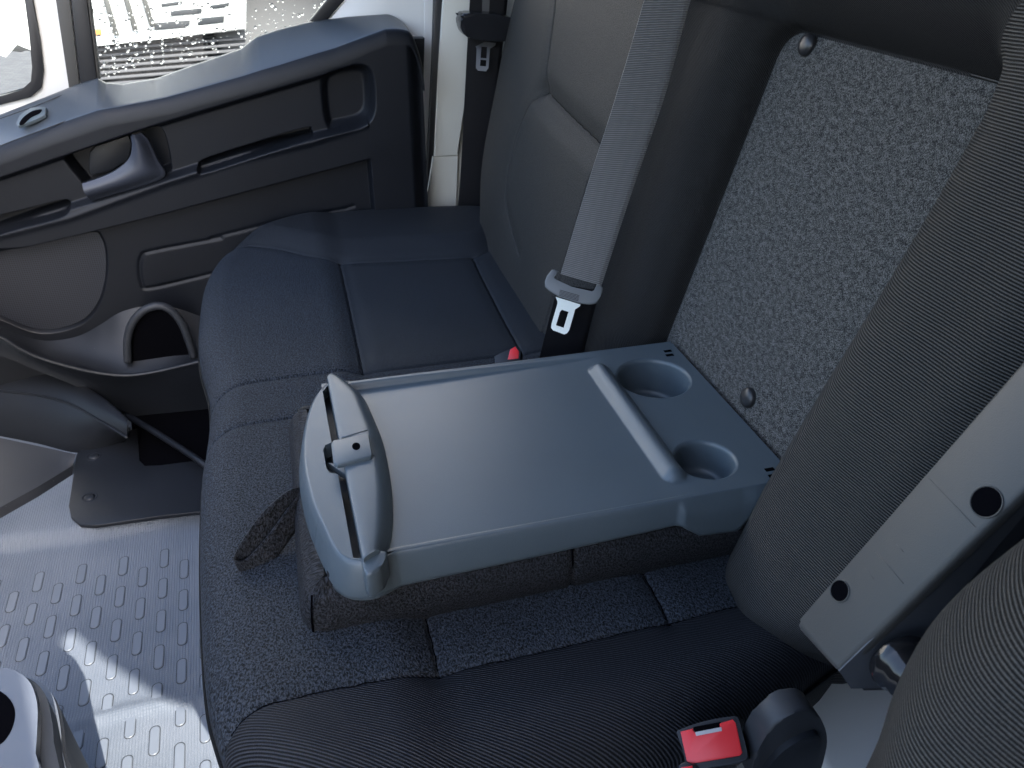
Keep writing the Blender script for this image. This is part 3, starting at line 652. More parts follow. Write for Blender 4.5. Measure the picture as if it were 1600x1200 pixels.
# carpet panel in the recess
co = np.vstack([[(.008, -.14), (.329, -.14)], rr(.0, .2, .329, .399, .032)[:7], [(.008, .399)]]); xs_, ys_ = np.meshgrid(np.arange(.028, .325, .012), np.arange(-.13, .39, .012)); pts = np.stack([xs_.ravel(), ys_.ravel()], 1)
vo4, fo4 = cdt(co, [], pts); dd = -sdf(vo4, co); hh = .0035+.003*sstep(dd/.006)
carpet = mk('carpet_panel', back(vo4[:, 0], vo4[:, 1], hh), fo4, M_CARPET, bench, uv=vo4)
for p in ((1261, 70), (1169, 621)):
    c = PB(p, .008); lathe('stud', [(.0125, -.002), (.0122, .0015), (.0105, .0042), (.007, .0058), (.003, .0064), (.0002, .0066)], c, BN, plastic('stud_black', (.02, .02, .021), .32, 500, .05, .5), carpet, 32)

# ------------------------------------------------------------------ folding table (folded middle backrest)
tab = thing('folding_table', 'grey plastic table with two cup holders on the folded middle seatback', 'table', (-.25, .15, -.10))
# fabric base: rounded box with bulging sides
def softbox(x0, x1, y0, y1, z0, z1, r, n=40):
    o2 = rr(x0, y0, x1, y1, r, 10); o2 = resample(np.vstack([o2, o2[:1]]), 420)[:-1]; c = np.array([(x0+x1)/2, (y0+y1)/2]); R = []
    tn = np.roll(o2, -1, 0)-np.roll(o2, 1, 0); nm = np.stack([tn[:, 1], -tn[:, 0]], 1); nm /= np.linalg.norm(nm, axis=1)[:, None]
    if ((o2-c)*nm).sum() < 0: nm = -nm
    for k in range(n):
        s = k/(n-1); zz_ = z0+(z1-z0)*s; off = .010*sin(pi*s)**.8+.003*(1-s)-.006*(1-min(1, (1-s)*6))**2
        wr = .0004*np.sin(np.arange(len(o2))*.09+s*5)
        R.append(np.column_stack([o2+nm*(off+wr*sin(pi*s))[:, None] if isinstance(off, np.ndarray) else o2+nm*(off+wr*sin(pi*s))[:, None], np.full(len(o2), zz_)]))
    for f_, dz_ in ((.004, .003), (.012, .005), (.03, .006)):
        R.append(np.column_stack([o2-nm*(f_*(o2[:, 0] < -.3))[:, None], np.full(len(o2), z1+dz_)]))
    return np.array(R), nm
SB, nm = softbox(-.503, -.005, .0, .318, -.098, -.036, .014)
# seams at the near front corner and on the near side
ang = SB[0, :, 0]
for xc, sel in ((-.245, SB[0, :, 1] < .02),):
    g = np.exp(-((SB[:, :, 0]-xc)/.003)**2)*sel[None]*.0045
    SB[:, :, :2] -= nm[None]*g[..., None]
ptc = SB.transpose(1, 0, 2)
per = np.arange(ptc.shape[0])*.0039
uvb = np.stack([np.tile(per[:, None], (1, ptc.shape[1])), ptc[:, :, 2]], -1)
base = grid('folded_backrest', ptc, M_GRAINW, tab, uv=uvb, wrap=True)
box('backrest_board', (-.32, .155, -.03), (.165, .145, .006), M_DARK, base, bevel=.005)
# seam threads
for ln_ in ([(-.5005, -.0035, -.034), (-.5035, -.0075, -.055), (-.5045, -.008, -.075), (-.503, -.0045, -.097)], [(-.246, -.0035, -.036), (-.245, -.0065, -.06), (-.246, -.004, -.095)]):
    tube('seam', cr(ln_, 6), .0011, M_HOLE, base, 6)
# pull strap: webbing loop
sA = [PZ((468, 768), -.045), PZ((455, 782), -.047), PZ((430, 800), -.055), PZ((395, 828), -.066), PZ((378, 848), -.078)]
c1s = cr([(-.500, .158, -.050), (-.515, .148, -.046), (-.540, .128, -.052), (-.562, .108, -.066), (-.572, .097, -.076), (-.571, .092, -.079), (-.560, .094, -.079), (-.538, .109, -.067), (-.516, .133, -.056), (-.500, .153, -.052)], 8)
wv = np.array([-.25, .35, .9]); wv /= np.linalg.norm(wv)
wdt = np.linspace(-1, 1, 7)
ST = np.array([[p+wv*.0125*w_ for w_ in wdt] for p in c1s])
tn = np.gradient(c1s, axis=0); tn /= np.linalg.norm(tn, axis=1)[:, None]; nn = np.cross(tn, wv)
ST2 = np.array([[p+nn[i]*.0026+wv*.0125*w_ for w_ in wdt[::-1]] for i, p in enumerate(c1s)])
SS = np.concatenate([ST, ST2, ST[:, :1]], 1)
strap = grid('pull_strap', SS, M_GRAINW, base, uv=np.dstack([np.tile(np.arange(SS.shape[0])[:, None]*.003, (1, SS.shape[1])), np.tile(np.r_[wdt, wdt[::-1], wdt[:1]]*.01, (SS.shape[0], 1))]))
# tray plate
YN, YFa = 0.0, .300
outp = resample(np.array([(-.435, YN), (.0, YN), (.004, YN+.004), (.004, YFa-.004), (0, YFa), (-.435, YFa), (-.435, YN)]), 500)[:-1]
cups = [((-.0585, .2215), .0445, .052, 'large'), ((-.0745, .0525), .0315, .040, 'small')]
holes = []
for (c, r, dp, _) in cups:
    a = np.linspace(0, 2*pi, 73)[:-1]; holes.append(np.stack([c[0]+(r+.004)*np.cos(a), c[1]+(r+.004)*np.sin(a)], 1))
gx, gy = np.meshgrid(np.arange(-.433, .002, .0032), np.concatenate([np.arange(.001, .012, .0012), np.arange(.013, .28, .0034), np.arange(.281, .2995, .0012)]))
pts = np.stack([gx.ravel(), gy.ravel()], 1)
rx = np.arange(-.145, -.098, .0012); ry = np.arange(.018, .272, .003); rg = np.stack(np.meshgrid(rx, ry), -1).reshape(-1, 2); pts = np.vstack([pts[~((pts[:, 0] > -.146) & (pts[:, 0] < -.097) & (pts[:, 1] > .017) & (pts[:, 1] < .273))], rg])
for hl in holes: pts = pts[sdf(pts, hl) > .0016]
pts = pts[sdf(pts, outp) < -.0008]
vo5, fo5 = cdt(outp, holes, pts)
def trayz(x, y):
    tp = sstep((-.10-x)/.30)
    z = np.zeros_like(x)
    z -= .0022*sstep((y-.0035)/.002)*sstep((.288-y)/.002)*sstep((-.10-x)/.05)
    z += (.0062*sstep((y-.287)/.003))*tp
    z -= .0030*sstep((y-.2935)/.0015)*tp
    # ridge: half-round bar with tapered ends
    d = dline(np.stack([x, y], -1), [(-.1195, .038), (-.1195, .254)]); w = .0140
    z += .0098*np.clip(1-(d/w)**2, 0, 1)**1.1
    z += .0015*np.exp(-(np.maximum(d-w, 0)/.004)**2)*(d > w)*0
    return z
tz = trayz(vo5[:, 0], vo5[:, 1])
tray = mk('tray', np.column_stack([vo5, tz]), fo5, M_TRAY, tab, uv=vo5)
for (c, r, dp, _) in cups:
    prof = [(r+.004, 0), (r+.0028, -.0004), (r+.0014, -.0016), (r+.0005, -.0035), (r, -.006)]+[(r-.0022*s, -.006-(dp-.012)*s) for s in np.linspace(.1, 1, 8)]+[(r-.0022-.0012, -dp+.004), (r-.006, -dp+.0005), (r-.009, -dp)]+[((r-.009)*(1-s), -dp) for s in (.3, .6, .9, .995)]
    o = lathe('cup_holder', prof, (c[0], c[1], 0), (0, 0, 1), M_TRAY, tray, 96)
    o['label'] = 'large cup holder' if r > .04 else 'small cup holder'
# hinge slots in the rear corners
for (cx, cy) in ((-.014, .272), (-.018, .012)):
    for dx in (0, .0105):
        box('slot', (cx+dx*.2, cy+dx-.004, .0003), (.0052, .0024, .0003), M_HOLE, tray)
# skirt of the tray
nose = cr([(-.425, .3035), (-.450, .304), (-.463, .296), (-.478, .262), (-.4885, .21), (-.4925, .155), (-.489, .095), (-.480, .045), (-.472, .012), (-.463, -.003), (-.450, -.009), (-.436, -.0075), (-.42, -.001)], 8)
path = resample(np.vstack([[(.004, .302)], [(-.10, .3025)], [(-.3, .3035)], nose, [(-.3, 0)], [(-.135, 0)], [(-.06, 0)], [(.004, 0)]]), 700)
tn = np.gradient(path, axis=0); nm = np.stack([tn[:, 1], -tn[:, 0]], 1); nm /= np.linalg.norm(nm, axis=1)[:, None]
if ((path-np.array([-.25, .15]))*nm).sum() < 0: nm = -nm
# smooth normals
for _ in range(30): nm[1:-1] = (nm[:-2]+nm[1:-1]+nm[2:])/3
nm /= np.linalg.norm(nm, axis=1)[:, None]
isnear = path[:, 1] < .06
dpth = np.full(len(path), .040)
dpth = np.where(isnear, np.interp(path[:, 0], [-.46, -.40, -.30, -.15, -.128, -.105, -.06, -.045, .004], [.044, .042, .040, .034, .032, .050, .054, .030, .030]), dpth)
noseM = sstep((-.425-path[:, 0])/.02)
ztop = .004*noseM
R = []
for s, off in ((0, -.0015), (.0, .0), (.03, .0009), (.10, .0022), (.3, .0036), (.55, .005), (.8, .0062), (.93, .006), (.985, .0046), (1.0, .002), (1.0, -.006), (.9, -.012)):
    R.append(np.column_stack([path+nm*(off*(1+.8*noseM))[:, None], ztop-s*dpth+(-.0006 if s == 0 and off < 0 else 0)]))
SKT = np.array(R)
# horizontal step line at the rear of the near side
stp = isnear*sstep((path[:, 0]+.135)/.01)
SKT[4:9, :, :2] += (nm*(stp*.005)[:, None])[None]
grid('tray_skirt', SKT.transpose(1, 0, 2), M_TRAY, tray)
# nose plateau with the slot edge and catch notch
sl = [PZ(p, .004)[:2] for p in ((502, 600), (518, 690))]
nt_ = [PZ(p, .004)[:2] for p in ((518, 692), (508, 696), (505, 704), (510, 732), (515, 739), (528, 741))]
s_end = PZ((552, 873), .004)[:2]
plat = [tuple(p) for p in nose if p[0] < (-.4592 if p[1] > .1 else -.437)]
near_end = [(-.4575, .0025)]
platp = plat+[(-.437, .001), tuple(s_end+np.array([.008, -.0012])), tuple(s_end)]+[tuple(p) for p in nt_[::-1]]+[tuple(sl[0])]
platp = [p for i, p in enumerate(platp) if i == 0 or np.hypot(p[0]-platp[i-1][0], p[1]-platp[i-1][1]) > .0008]
_v, _f = cdt(np.array(platp), [], [])
_lp = [int(np.argmin(((_v-np.array(p))**2).sum(1))) for p in platp]; _n = len(_v); _m = len(_lp)
mk('handle_nose', [(a_, b_, .0045) for a_, b_ in _v]+[(a_, b_, -.014) for a_, b_ in _v], [tuple(q_) for q_ in _f]+[(_lp[i]+_n, _lp[(i+1) % _m]+_n, _lp[(i+1) % _m], _lp[i]) for i in range(_m)], M_TRAY, tray, smooth=False)
box('slot_floor', (-.452, .15, -.016), (.022, .150, .002), M_DARK, tray)
# flap
ZFL = .017
fin = [(511, 589), (566, 870)]; fout = [(525, 586), (544, 592), (567, 612), (582, 642), (598, 683), (609, 737), (613, 788), (610, 829), (601, 858)]
A = resample([PZ(p, ZFL) for p in fin], 90); Bq = resample(cr([PZ(p, ZFL*.55) for p in fout], 8), 90); Bq[:, 2] = 0
secs = []
for a_, b__ in zip(A, Bq):
    wdt_ = np.linalg.norm((b__-a_)[:2]); dr_ = (b__-a_)[:2]/max(wdt_, 1e-6); sl_w = min(.019, wdt_*.55)
    pr = [(0.0, -.014), (0.0, ZFL-.002), (.0008, ZFL-.0005), (.002, ZFL)]
    fl_ = wdt_-sl_w
    pr += [(.002+(fl_-.002)*t_, ZFL+.0006*sin(pi*t_)) for t_ in (.25, .5, .75, .92)]
    pr += [(fl_+sl_w*t_, ZFL*(1-t_**2.2)) for t_ in (.08, .2, .35, .5, .65, .78, .88, .95, 1.0)]
    pr += [(wdt_, -.006)]
    secs.append([(a_[0]+dr_[0]*u_, a_[1]+dr_[1]*u_, z_) for u_, z_ in pr])
FLP = np.array(secs); grid('handle_flap', FLP, M_TRAY, tray, flip=True)
for ends, e_ in ((FLP[-1], (.0008, -.002, 0)), (FLP[0], (0, .0006, 0))): prism('flap_end', [tuple(p) for p in ends], e_, M_TRAY, tray)
# end cap
capp = [(567, 860), (604, 860), (601, 874), (592, 889), (580, 896), (572, 897), (568, 886)]
prism('end_cap', [PZ(p, .012) for p in cr(capp, 2, True)], (0, 0, -.03), M_TRAY, tray, .004, 3)
# catch tab
tabp = [(517, 692), (521, 687), (572, 677), (577, 679), (582, 709), (579, 713), (527, 726), (521, 723)]
prism('catch', [PZ(p, .0215) for p in tabp], (0, 0, -.006), M_TRAY, tray, .0018, 3)
a = np.linspace(0, 2*pi, 25)[:-1]
cc0 = PZ((556.5, 697), .0219)
prism('catch_hole', [cc0+np.array([.0042*cos(t_), .0058*sin(t_)*1.1, 0]) for t_ in a], (0, 0, -.001), M_HOLE, tray, 0)
prism('catch_spring', [PZ(p, -.001) for p in ((511, 722), (535, 738), (551, 748), (538, 727))], (0, 0, -.008), M_TRAY, tray, .001)
for a_, b__ in (((534, 684), (574, 673)), ((545, 722), (585, 712))):
    pa, pb = PZ(a_, ZFL+.001), PZ(b__, ZFL-.001); tube('flap_rib', [pa, (pa+pb)/2, pb], .0014, M_TRAY, tray, 8)

# ------------------------------------------------------------------ seat belts
def strip(name, ctr, wvec, mat, parent, th=.0014, label=None):
    C_ = np.array(ctr); n = len(C_); W = np.array(wvec); us = np.linspace(-.5, .5, 9); tn = np.gradient(C_, axis=0); V = []
    ln = np.r_[0, np.cumsum(np.linalg.norm(np.diff(C_, axis=0), axis=1))]
    for i in range(n):
        t_ = tn[i]/np.linalg.norm(tn[i]); nn = np.cross(t_, W[i]); nn /= np.linalg.norm(nn)
        a_ = [C_[i]+W[i]*u_+nn*.0008*cos(u_*pi) for u_ in us]; b__ = [C_[i]+W[i]*u_-nn*th for u_ in us[::-1]]; V.append(a_+b__+a_[:1])
    V = np.array(V); wl = np.linalg.norm(W, axis=1)
    uu = np.tile(np.r_[us, us[::-1], us[:1]]*float(wl.mean()), (n, 1)); vv = np.tile(ln[:, None], (1, V.shape[1]))
    return grid(name, V, mat, parent, uv=np.dstack([uu, vv]), label=label)
def beltpts(Lp, Rp, hs, n=80):
    """centre line and width vectors of a strip whose edges pass through the given sight lines; both edges share a distance"""
    out, wv = [], []
    for l, r, h_ in zip(Lp, Rp, hs):
        m = ((l[0]+r[0])/2, (l[1]+r[1])/2); c = PB(m, h_); d = c-CAM; D = d@fw
        a_ = CAM+ray(l)*D; b__ = CAM+ray(r)*D; out.append((a_+b__)/2); wv.append(b__-a_)
    return resample(cr(out, 10), n), resample(cr(wv, 10), n)
belt = thing('seat_belt', 'grey webbing belt with its steel tongue hanging in front of the bench backrest', 'seat belt', PB((900, 470), .1))
Cb, Wb = beltpts([(1032, -90), (1008, 0), (962, 155), (915, 300), (876, 428)], [(1106, -90), (1078, 0), (1038, 150), (987, 300), (940, 446)], [.13, .13, .13, .13, .13])
strip('webbing', Cb, Wb, M_WEB, belt)
Cb2, Wb2 = beltpts([(872, 445), (860, 490), (846, 545), (835, 590)], [(938, 455), (926, 495), (914, 545), (905, 590)], [.128, .118, .108, .10], 30)
M_WEBD = plastic('black_webbing', (.008, .008, .010), .6, 1200, .4, .3)
strip('lower_webbing', Cb2, Wb2, M_WEBD, belt, label='black lower end of the belt')
def facing(pxs, D, off=0.0):
    return [CAM+ray(p)*(D-off) for p in pxs]
Db = (PB((900, 460), .13)-CAM)@fw
vd = ray((900, 460)); vd = vd/np.linalg.norm(vd)
def c850(p): return (840+p[0]/7.5, 400+p[1]/7.5)
body = [c850(p) for p in ((165, 162), (200, 160), (245, 180), (225, 215), (205, 265), (190, 288), (400, 360), (648, 438), (668, 395), (690, 350), (700, 320), (740, 335), (768, 375), (762, 420), (735, 480), (690, 560), (600, 572), (500, 560), (240, 475), (130, 405), (85, 360), (82, 300), (110, 230))]
prism('tongue_body', facing(body, Db, .006), tuple(vd*.014), plastic('tongue_grey', (.13, .14, .145), .4, 1300, .2, .5), belt, .003, 3)
bm = bmesh.new()
for k in range(5):
    l, r = c850((262-3*k, 395+15*k)), c850((490-3*k, 462+15*k)); l2, r2 = (l[0], l[1]+.9), (r[0], r[1]+.9)
    prism_bm(bm, facing([l, r, r2, l2], Db, .0068), tuple(vd*.002))
bm_obj('grip_rib', bm, M_DARK, belt)
met_o = [c850(p) for p in ((210, 478), (350, 520), (505, 570), (495, 590), (440, 625), (425, 680), (370, 870), (345, 905), (310, 918), (180, 870), (158, 840), (165, 790), (232, 560), (232, 530))]
met_i = [c850(p) for p in ((285, 630), (362, 655), (305, 842), (215, 812), (262, 655))]
def plate_hole(name, outer, inner, D, off, th, mat, parent):
    O_ = np.array(outer, float); I_ = np.array(inner, float); vo_, fo_ = cdt(O_, [I_], [])
    A_ = facing(vo_, D, off); n = len(vo_); B_ = [p+vd*th for p in A_]; F = [tuple(f) for f in fo_]+[tuple(i+n for i in f[::-1]) for f in fo_]
    for loop_ in (O_, I_):
        idx = [int(np.argmin(((vo_-p)**2).sum(1))) for p in loop_]; m = len(idx)
        F += [(idx[i], idx[(i+1) % m], idx[(i+1) % m]+n, idx[i]+n) for i in range(m)]
    return mk(name, A_+B_, F, mat, parent, smooth=False)
plate_hole('tongue_plate', met_o, met_i, Db, .002, .002, simple('satin_steel', (.72, .78, .74), .45, .6), belt)

# belt at the door pillar
b2t = thing('pillar_belt', 'black seat belt in a glossy black guide on the cream door pillar', 'seat belt', PY((740, 340), YP-.05))
Lp = [PY(p, YP-.04) for p in ((738, -60), (735, 40), (724, 200), (714, 350))]; Rp = [PY(p, YP-.04) for p in ((800, -60), (786, 40), (772, 200), (760, 350))]
Cc = resample(cr([(a_+b__)/2 for a_, b__ in zip(Lp, Rp)], 8), 40); Ww = resample(cr([b__-a_ for a_, b__ in zip(Lp, Rp)], 8), 40)
strip('webbing', Cc, Ww, M_WEBD, b2t)
prism('belt_guide', [PY(p, YP-.09) for p in cr([(720, 36), (722, 26), (732, 21), (800, 28), (800, 64), (745, 62), (730, 58), (722, 48)], 3, True)], (0, .045, 0), simple('guide_black', (.012, .013, .016), .22), b2t, .006, 3)
vd0 = vd; vd = ray((757, 85)); vd = vd/np.linalg.norm(vd); Dp = (PY((757, 85), YP-.05)-CAM)@fw
def c620(p): return (620+p[0]/3.157, p[1]/3.157)
mo = [c620(p) for p in ((370, 200), (490, 212), (485, 225), (460, 240), (452, 335), (440, 352), (400, 348), (390, 335), (394, 240), (385, 220))]
mi2 = [c620(p) for p in ((418, 230), (446, 232), (440, 328), (410, 325))]
plate_hole('tongue_plate', mo, mi2, Dp, .004, .003, M_STEEL2, b2t)
l, r = c620((412, 285)), c620((446, 288)); prism('tongue_bridge', facing([l, r, (r[0], r[1]+3), (l[0], l[1]+3)], Dp, .004), tuple(vd*.003), M_STEEL2, b2t)
prism('webbing_stripe', [PY(p, YP-.0425) for p in ((756, -60), (768, -60), (764, 24), (753, 24))], (0, .0005, 0), M_WEB, b2t, 0)
vd = vd0

# buckles
bk = thing('near_buckle', 'red push button belt buckle in a black housing at the near edge of the bench', 'buckle', PY((1115, 1190), -.22))
o_ = CAM+ray((1110, 1155))*((PY((1110, 1155), -.215)-CAM)@fw); D1 = (o_-CAM)@fw; vd = ray((1110, 1155)); vd = vd/np.linalg.norm(vd)
bn = np.array([-.35, -.40, .85]); bn /= np.linalg.norm(bn)
def bpl(pxs, off=0): return [hit(p, o_+bn*off, bn) for p in pxs]
hous = cr([(1062, 1140), (1100, 1127), (1145, 1119), (1153, 1122), (1160, 1145), (1168, 1180), (1163, 1188), (1120, 1197), (1080, 1203), (1074, 1198), (1066, 1170), (1058, 1146)], 3, True)
prism('housing', bpl(hous, 0), tuple(-bn*.055+np.array([.008, 0, 0])), M_RUBBER, bk, .003, 3)
redp = [(1063, 1143), (1083, 1138), (1087, 1150), (1127, 1142), (1124, 1130), (1145, 1124), (1150, 1130), (1160, 1176), (1156, 1181), (1078, 1194), (1073, 1189)]
prism('release_button', bpl(redp, .0012), tuple(-bn*.004), M_RED, bk, .001)
prism('insert_slot', bpl([(1083, 1136), (1126, 1128), (1128, 1142), (1088, 1151)], .0008), tuple(-bn*.001), M_HOLE, bk)
prism('slot_plate', bpl([(1086, 1144), (1127, 1136), (1128, 1142), (1088, 1150)], .0016), tuple(-bn*.001), M_STEEL2, bk)
bk2 = thing('low_buckle', 'corner of a second red buckle cut off by the bottom edge beneath the first', 'buckle', PY((1075, 1225), -.24))
prism('housing', bpl(cr([(1060, 1196), (1075, 1191), (1090, 1197), (1094, 1215), (1080, 1235), (1062, 1235)], 2, True), .004), tuple(-bn*.02), M_RUBBER, bk2, .002)
prism('release_button', bpl([(1064, 1199), (1082, 1196), (1087, 1215), (1070, 1230)], .005), tuple(-bn*.003), M_RED, bk2, .001)
bk3 = thing('far_buckle', 'small red buckle tip peeking over the far edge of the table', 'buckle', PZ((795, 552), -.06))
o3 = PZ((797, 548), -.035); n3_ = np.array([-.3, -.55, .78]); n3_ /= np.linalg.norm(n3_)
prism('housing', [hit(p, o3, n3_) for p in ((772, 556), (806, 540), (815, 548), (812, 572), (775, 580))], tuple(-n3_*.02), M_RUBBER, bk3, .002)
prism('release_button', [hit(p, o3+n3_*.001, n3_) for p in ((797, 546), (805, 541), (811, 549), (810, 560), (793, 562))], tuple(-n3_*.004), M_RED, bk3, .001)

# recliner cover
rc = thing('recliner_cover', 'black rounded hinge cover beside the near red buckle', 'cover', PY((1235, 1190), -.23))
cc = PY((1228, 1150), -.23)
q = cr([(1178, 1190), (1186, 1170), (1204, 1140), (1226, 1122), (1254, 1110), (1274, 1112), (1286, 1130), (1292, 1150), (1290, 1175), (1275, 1215), (1230, 1250), (1180, 1230)], 4, True)
q = resample(np.vstack([q, q[:1]]), 44)[:-1]; prism('cover', [PY(p, -.235) for p in q], (0, .022, 0), M_ARM2, rc, .003, 3)
q2 = cr([(1190, 1250), (1194, 1215), (1208, 1190), (1232, 1168), (1262, 1152), (1282, 1150), (1282, 1175), (1262, 1215), (1225, 1260)], 4, True)
q2 = resample(np.vstack([q2, q2[:1]]), 40)[:-1]; prism('cover_boss', [PY(p, -.240) for p in q2], (0, .02, 0), M_TRIM, rc, .002, 2)

# ------------------------------------------------------------------ driver seat with its folded-up armrest
drv = thing('driver_seat', 'driver seat with ribbed black side bolster and light grey armrest folded up', 'seat', (.0, -.6, FLOOR))
YA = -.235
L1, L2 = PY((1243, 977), YA), PY((1600, 560), YA); dirA = (L2-L1)/np.linalg.norm(L2-L1); nA = np.cross(dirA, [0, 1., 0]); nA = nA if nA[0] < 0 else -nA; nA /= np.linalg.norm(nA)
ext = lambda a_, b__, k: (b__[0]+(b__[0]-a_[0])*k, b__[1]+(b__[1]-a_[1])*k)
lt = ext((1243, 977), (1600, 560), .45); rtp = ext((1311, 1049), (1600, 770), .55)
facep = [(1250, 968), (1244, 976), (1247, 984), (1302, 1045), (1311, 1049), rtp, lt]
F3 = [hit(p, L1, nA) for p in facep]
YB = F3[4][1]
arm = prism('armrest', F3, tuple(-nA*.012), M_ARM, drv, .005, 4)
for ln_, r_ in ((((1452, 748), (1488, 785), (1524, 823)), .00025), (((1368, 862), (1390, 886), (1412, 912)), .0003), (((1352, 888), (1366, 905)), .0002), (((1400, 850), (1412, 862)), .0002)):
    tube('mould_line', [hit(p, L1-nA*.00008, nA) for p in ln_], r_, M_ARM, arm, 8)
# darker side shell
sdp = [(1311, 1049), (1330, 1076), (1379, 1075), (1408, 1040), (1562, 850), (1700, 690), rtp]
S0 = [PY(p, YB) for p in sdp]
side = prism('armrest_side', [PY(p, YB-.001) for p in sdp], (0, .0008, 0), plastic('armrest_side_grey', (.075, .082, .095), .5, 1300, .2, .4), drv, 0, 2)
bk_ = [PY(p, YB) for p in ((1311, 1049), (1330, 1076), (1379, 1075), (1562, 850), (1700, 690), rtp)]
prism('armrest_core', [q_-nA*.013 for q_ in bk_], (0, .05, 0), M_ARM2, drv, 0)
for p, r_p in (((1541, 784), .0088), ((1312, 923), .0068)):
    c = hit(p, L1+nA*.0003, nA); rr_pix = r_p
    lathe('hole_rim', [(rr_pix*1.12, -.0003), (rr_pix*1.09, .0006), (rr_pix*1.02, .0006), (rr_pix*.99, -.0003)], c, nA, M_ARM, arm, 32, cap=False)
    lathe('screw_hole', [(rr_pix, 0), (rr_pix*.9, .0002), (.0002, .0002)], c, nA, M_HOLE, arm, 32)
pc = PY((1405, 1030), YB-.01)
lathe('armrest_pivot', [(.020, .0), (.021, .004), (.020, .008), (.017, .010), (.017, .016), (.014, .018), (.012, .030), (.0005, .031)], pc, (-.15, -1, .1), M_CHROMEBLK, drv, 40)
# driver backrest bolster
sil = [(1730, 770), (1630, 845), (1568, 895), (1524, 940), (1494, 985), (1472, 1030), (1459, 1070), (1446, 1105), (1422, 1155), (1392, 1210), (1350, 1290)]
hD = .275
eg = cr([ys(p, .20) for p in sil], 8); eg = eg[np.argsort(eg[:, 1])]
sD = np.linspace(eg[0, 1], eg[-1, 1], 160); Ye = np.interp(sD, eg[:, 1], eg[:, 0])
tD = np.linspace(0, 1, 120)**1.3; YD = Ye[None, :]-.45*tD[:, None]; SD = np.tile(sD, (len(tD), 1)); dd = Ye[None]-YD
Rb = .075; q = np.clip(Rb-dd, 0, Rb); hD_ = hD-.0+.02*np.exp(-((dd-.07)/.04)**2)-(Rb-np.sqrt(np.maximum(Rb*Rb-q*q, 0)))-.03*sstep((dd-.09)/.06)
DP = back(YD, SD, hD_); edge = DP[0]
side_rows = [edge-BN*k_+np.array([0, -.25*k_, 0]) for k_ in (.14, .10, .06, .03, .01)]
DPa = np.concatenate([np.array(side_rows), DP])
arcD = np.cumsum(np.linalg.norm(np.diff(DPa, axis=0, prepend=DPa[:1]), axis=2), axis=0)
grid('driver_backrest', DPa, M_RIB, drv, uv=np.stack([arcD, np.vstack([SD[:5]*1, SD])], -1), flip=False)

# ------------------------------------------------------------------ floor console bottom left
con = thing('floor_console', 'rounded grey console top with an oval black opening at the lower left', 'console', PZ((0, 1150), FLOOR))
def slab(name, pxs, z, th, mat, bv, off=0, smooth=3, hole=None):
    return prism(name, [PZ(p, z) for p in cr(pxs, smooth, True)], (0, 0, -th), mat, con, bv, 3)
slab('console_top', [(-160, 1060), (-80, 1046), (0, 1044), (28, 1050), (48, 1068), (58, 1100), (58, 1140), (54, 1200), (48, 1290), (-160, 1290)], -.20, .012, M_CONS, .004)
slab('console_collar', [(-160, 1075), (-80, 1056), (0, 1052), (30, 1055), (55, 1066), (72, 1088), (80, 1120), (84, 1160), (84, 1290), (-160, 1290)], -.213, .03, M_DARK, .003)
slab('console_rim', [(-160, 1080), (-80, 1062), (0, 1056), (40, 1058), (66, 1068), (84, 1090), (93, 1125), (96, 1170), (94, 1290), (-160, 1290)], -.243, .006, M_CONS, .002)
slab('console_body', [(-160, 1080), (-80, 1062), (0, 1058), (44, 1062), (72, 1076), (92, 1102), (101, 1145), (104, 1200), (102, 1290), (-160, 1290)], -.249, .27, M_DARK, .004)
prism('console_opening', [PZ(p, -.1993) for p in cr([(-70, 1090), (-20, 1075), (5, 1083), (20, 1100), (23, 1120), (15, 1145), (-5, 1165), (-60, 1180)], 5, True)], (0, 0, -.001), M_HOLE, con, 0)

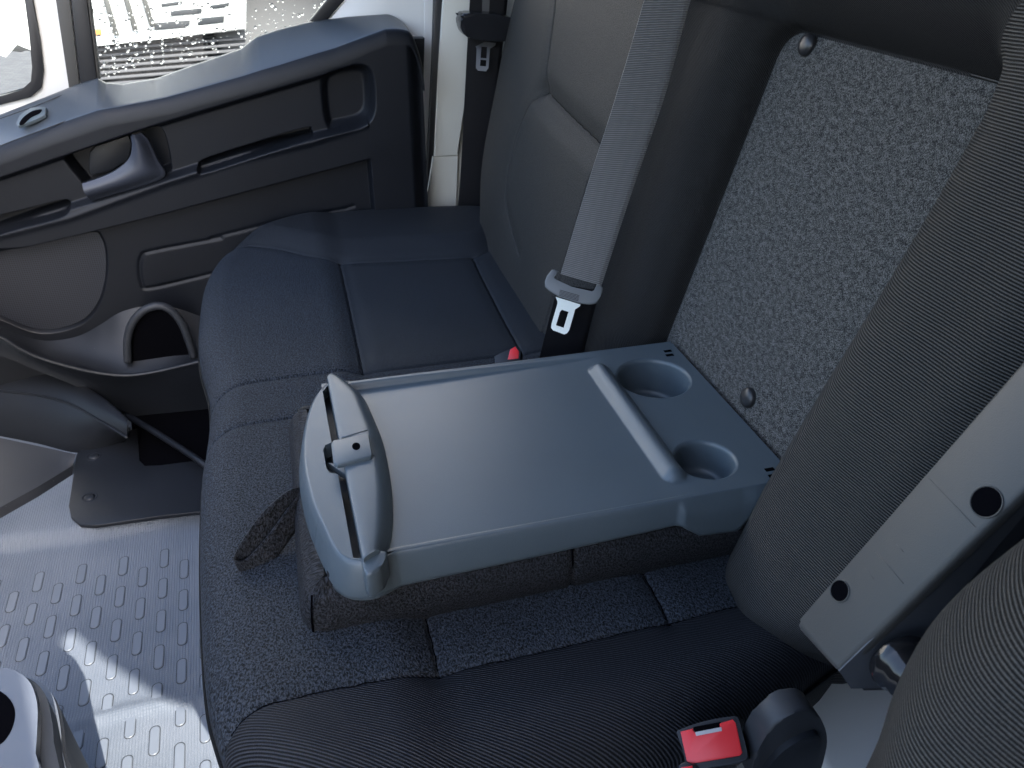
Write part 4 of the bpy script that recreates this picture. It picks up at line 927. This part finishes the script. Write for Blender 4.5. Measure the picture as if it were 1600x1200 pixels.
# ------------------------------------------------------------------ outside: parked white vehicle
YO = 3.0
pv = thing('parked_vehicle', 'white parked vehicle front with dark vent slots seen through the wet window', 'vehicle', (-1.5, YO+.5, -1.25))
prism('bumper', [PY(p, YO) for p in ((-200, -200), (384, -200), (386, -60), (384, 48), (260, 60), (140, 73), (60, 72), (30, 84), (10, 76), (-200, 50))], (0, 1.2, 0), M_WHITE, pv, .03, 4)
box('bounce_body', (-1.6, YO+.9, 1.05), (2.6, .85, .80), M_WHITE, pv, bevel=.12)  # added tall body, mostly unseen, reflects sunlit white onto door rail and tray
bm = bmesh.new()
def c375(p): return (p[0]/2.667, p[1]/2.667)
for a_ in [(670, 8, 760, 24), (710, 38, 842, 62), (642, 88, 792, 120), (822, 70, 935, 100), (876, 15, 955, 34)]:
    x0, y0, x1, y1 = a_
    prism_bm(bm, [PY(c375(p), YO-.006) for p in ((x0, y0+8), (x1, y0-4), (x1-2, y1-6), (x0+2, y1+6))], (0, .02, 0), .003)
bm_obj('vent_slot', bm, M_ARM2, pv)
bm = bmesh.new()
for k in range(7):
    y0 = 78+k*9
    prism_bm(bm, [PY(p, YO+.06) for p in ((135, y0), (384, y0-20), (384, y0-16), (135, y0+4))], (0, .05, 0), .002)
bm_obj('lower_grille', bm, simple('grille_grey', (.105, .105, .115), .5), pv)
prism('grille_backing', [PY(p, YO+.15) for p in ((120, 70), (388, 45), (388, 135), (120, 150))], (0, .4, 0), simple('grille_back', (.055, .055, .062), .6), pv)
prism('indicator', [PY(c375(p), YO-.006) for p in ((358, 124), (420, 120), (424, 146), (362, 152))], (0, .02, 0), simple('amber_lens', (.5, .22, .06), .3), pv, .003)
for p in ((425, -12), (505, -30), (575, -50)):
    l, r = c375(p), c375((p[0]+22, p[1]))
    prism('body_rib', [PY(q_, YO-.02) for q_ in (l, r, (r[0]+18, r[1]+60), (l[0]+18, l[1]+60))], (0, .02, 0), M_ARM, pv, .004)
wc = PY((455, 30), YO+.3)
lathe('wheel', [(.30, 0), (.32, .02), (.32, .2), (.30, .22), (.2, .22), (.18, .18), (.0005, .18)], wc, (0, -1, 0), simple('tyre', (.10, .10, .105), .8), pv, 48)
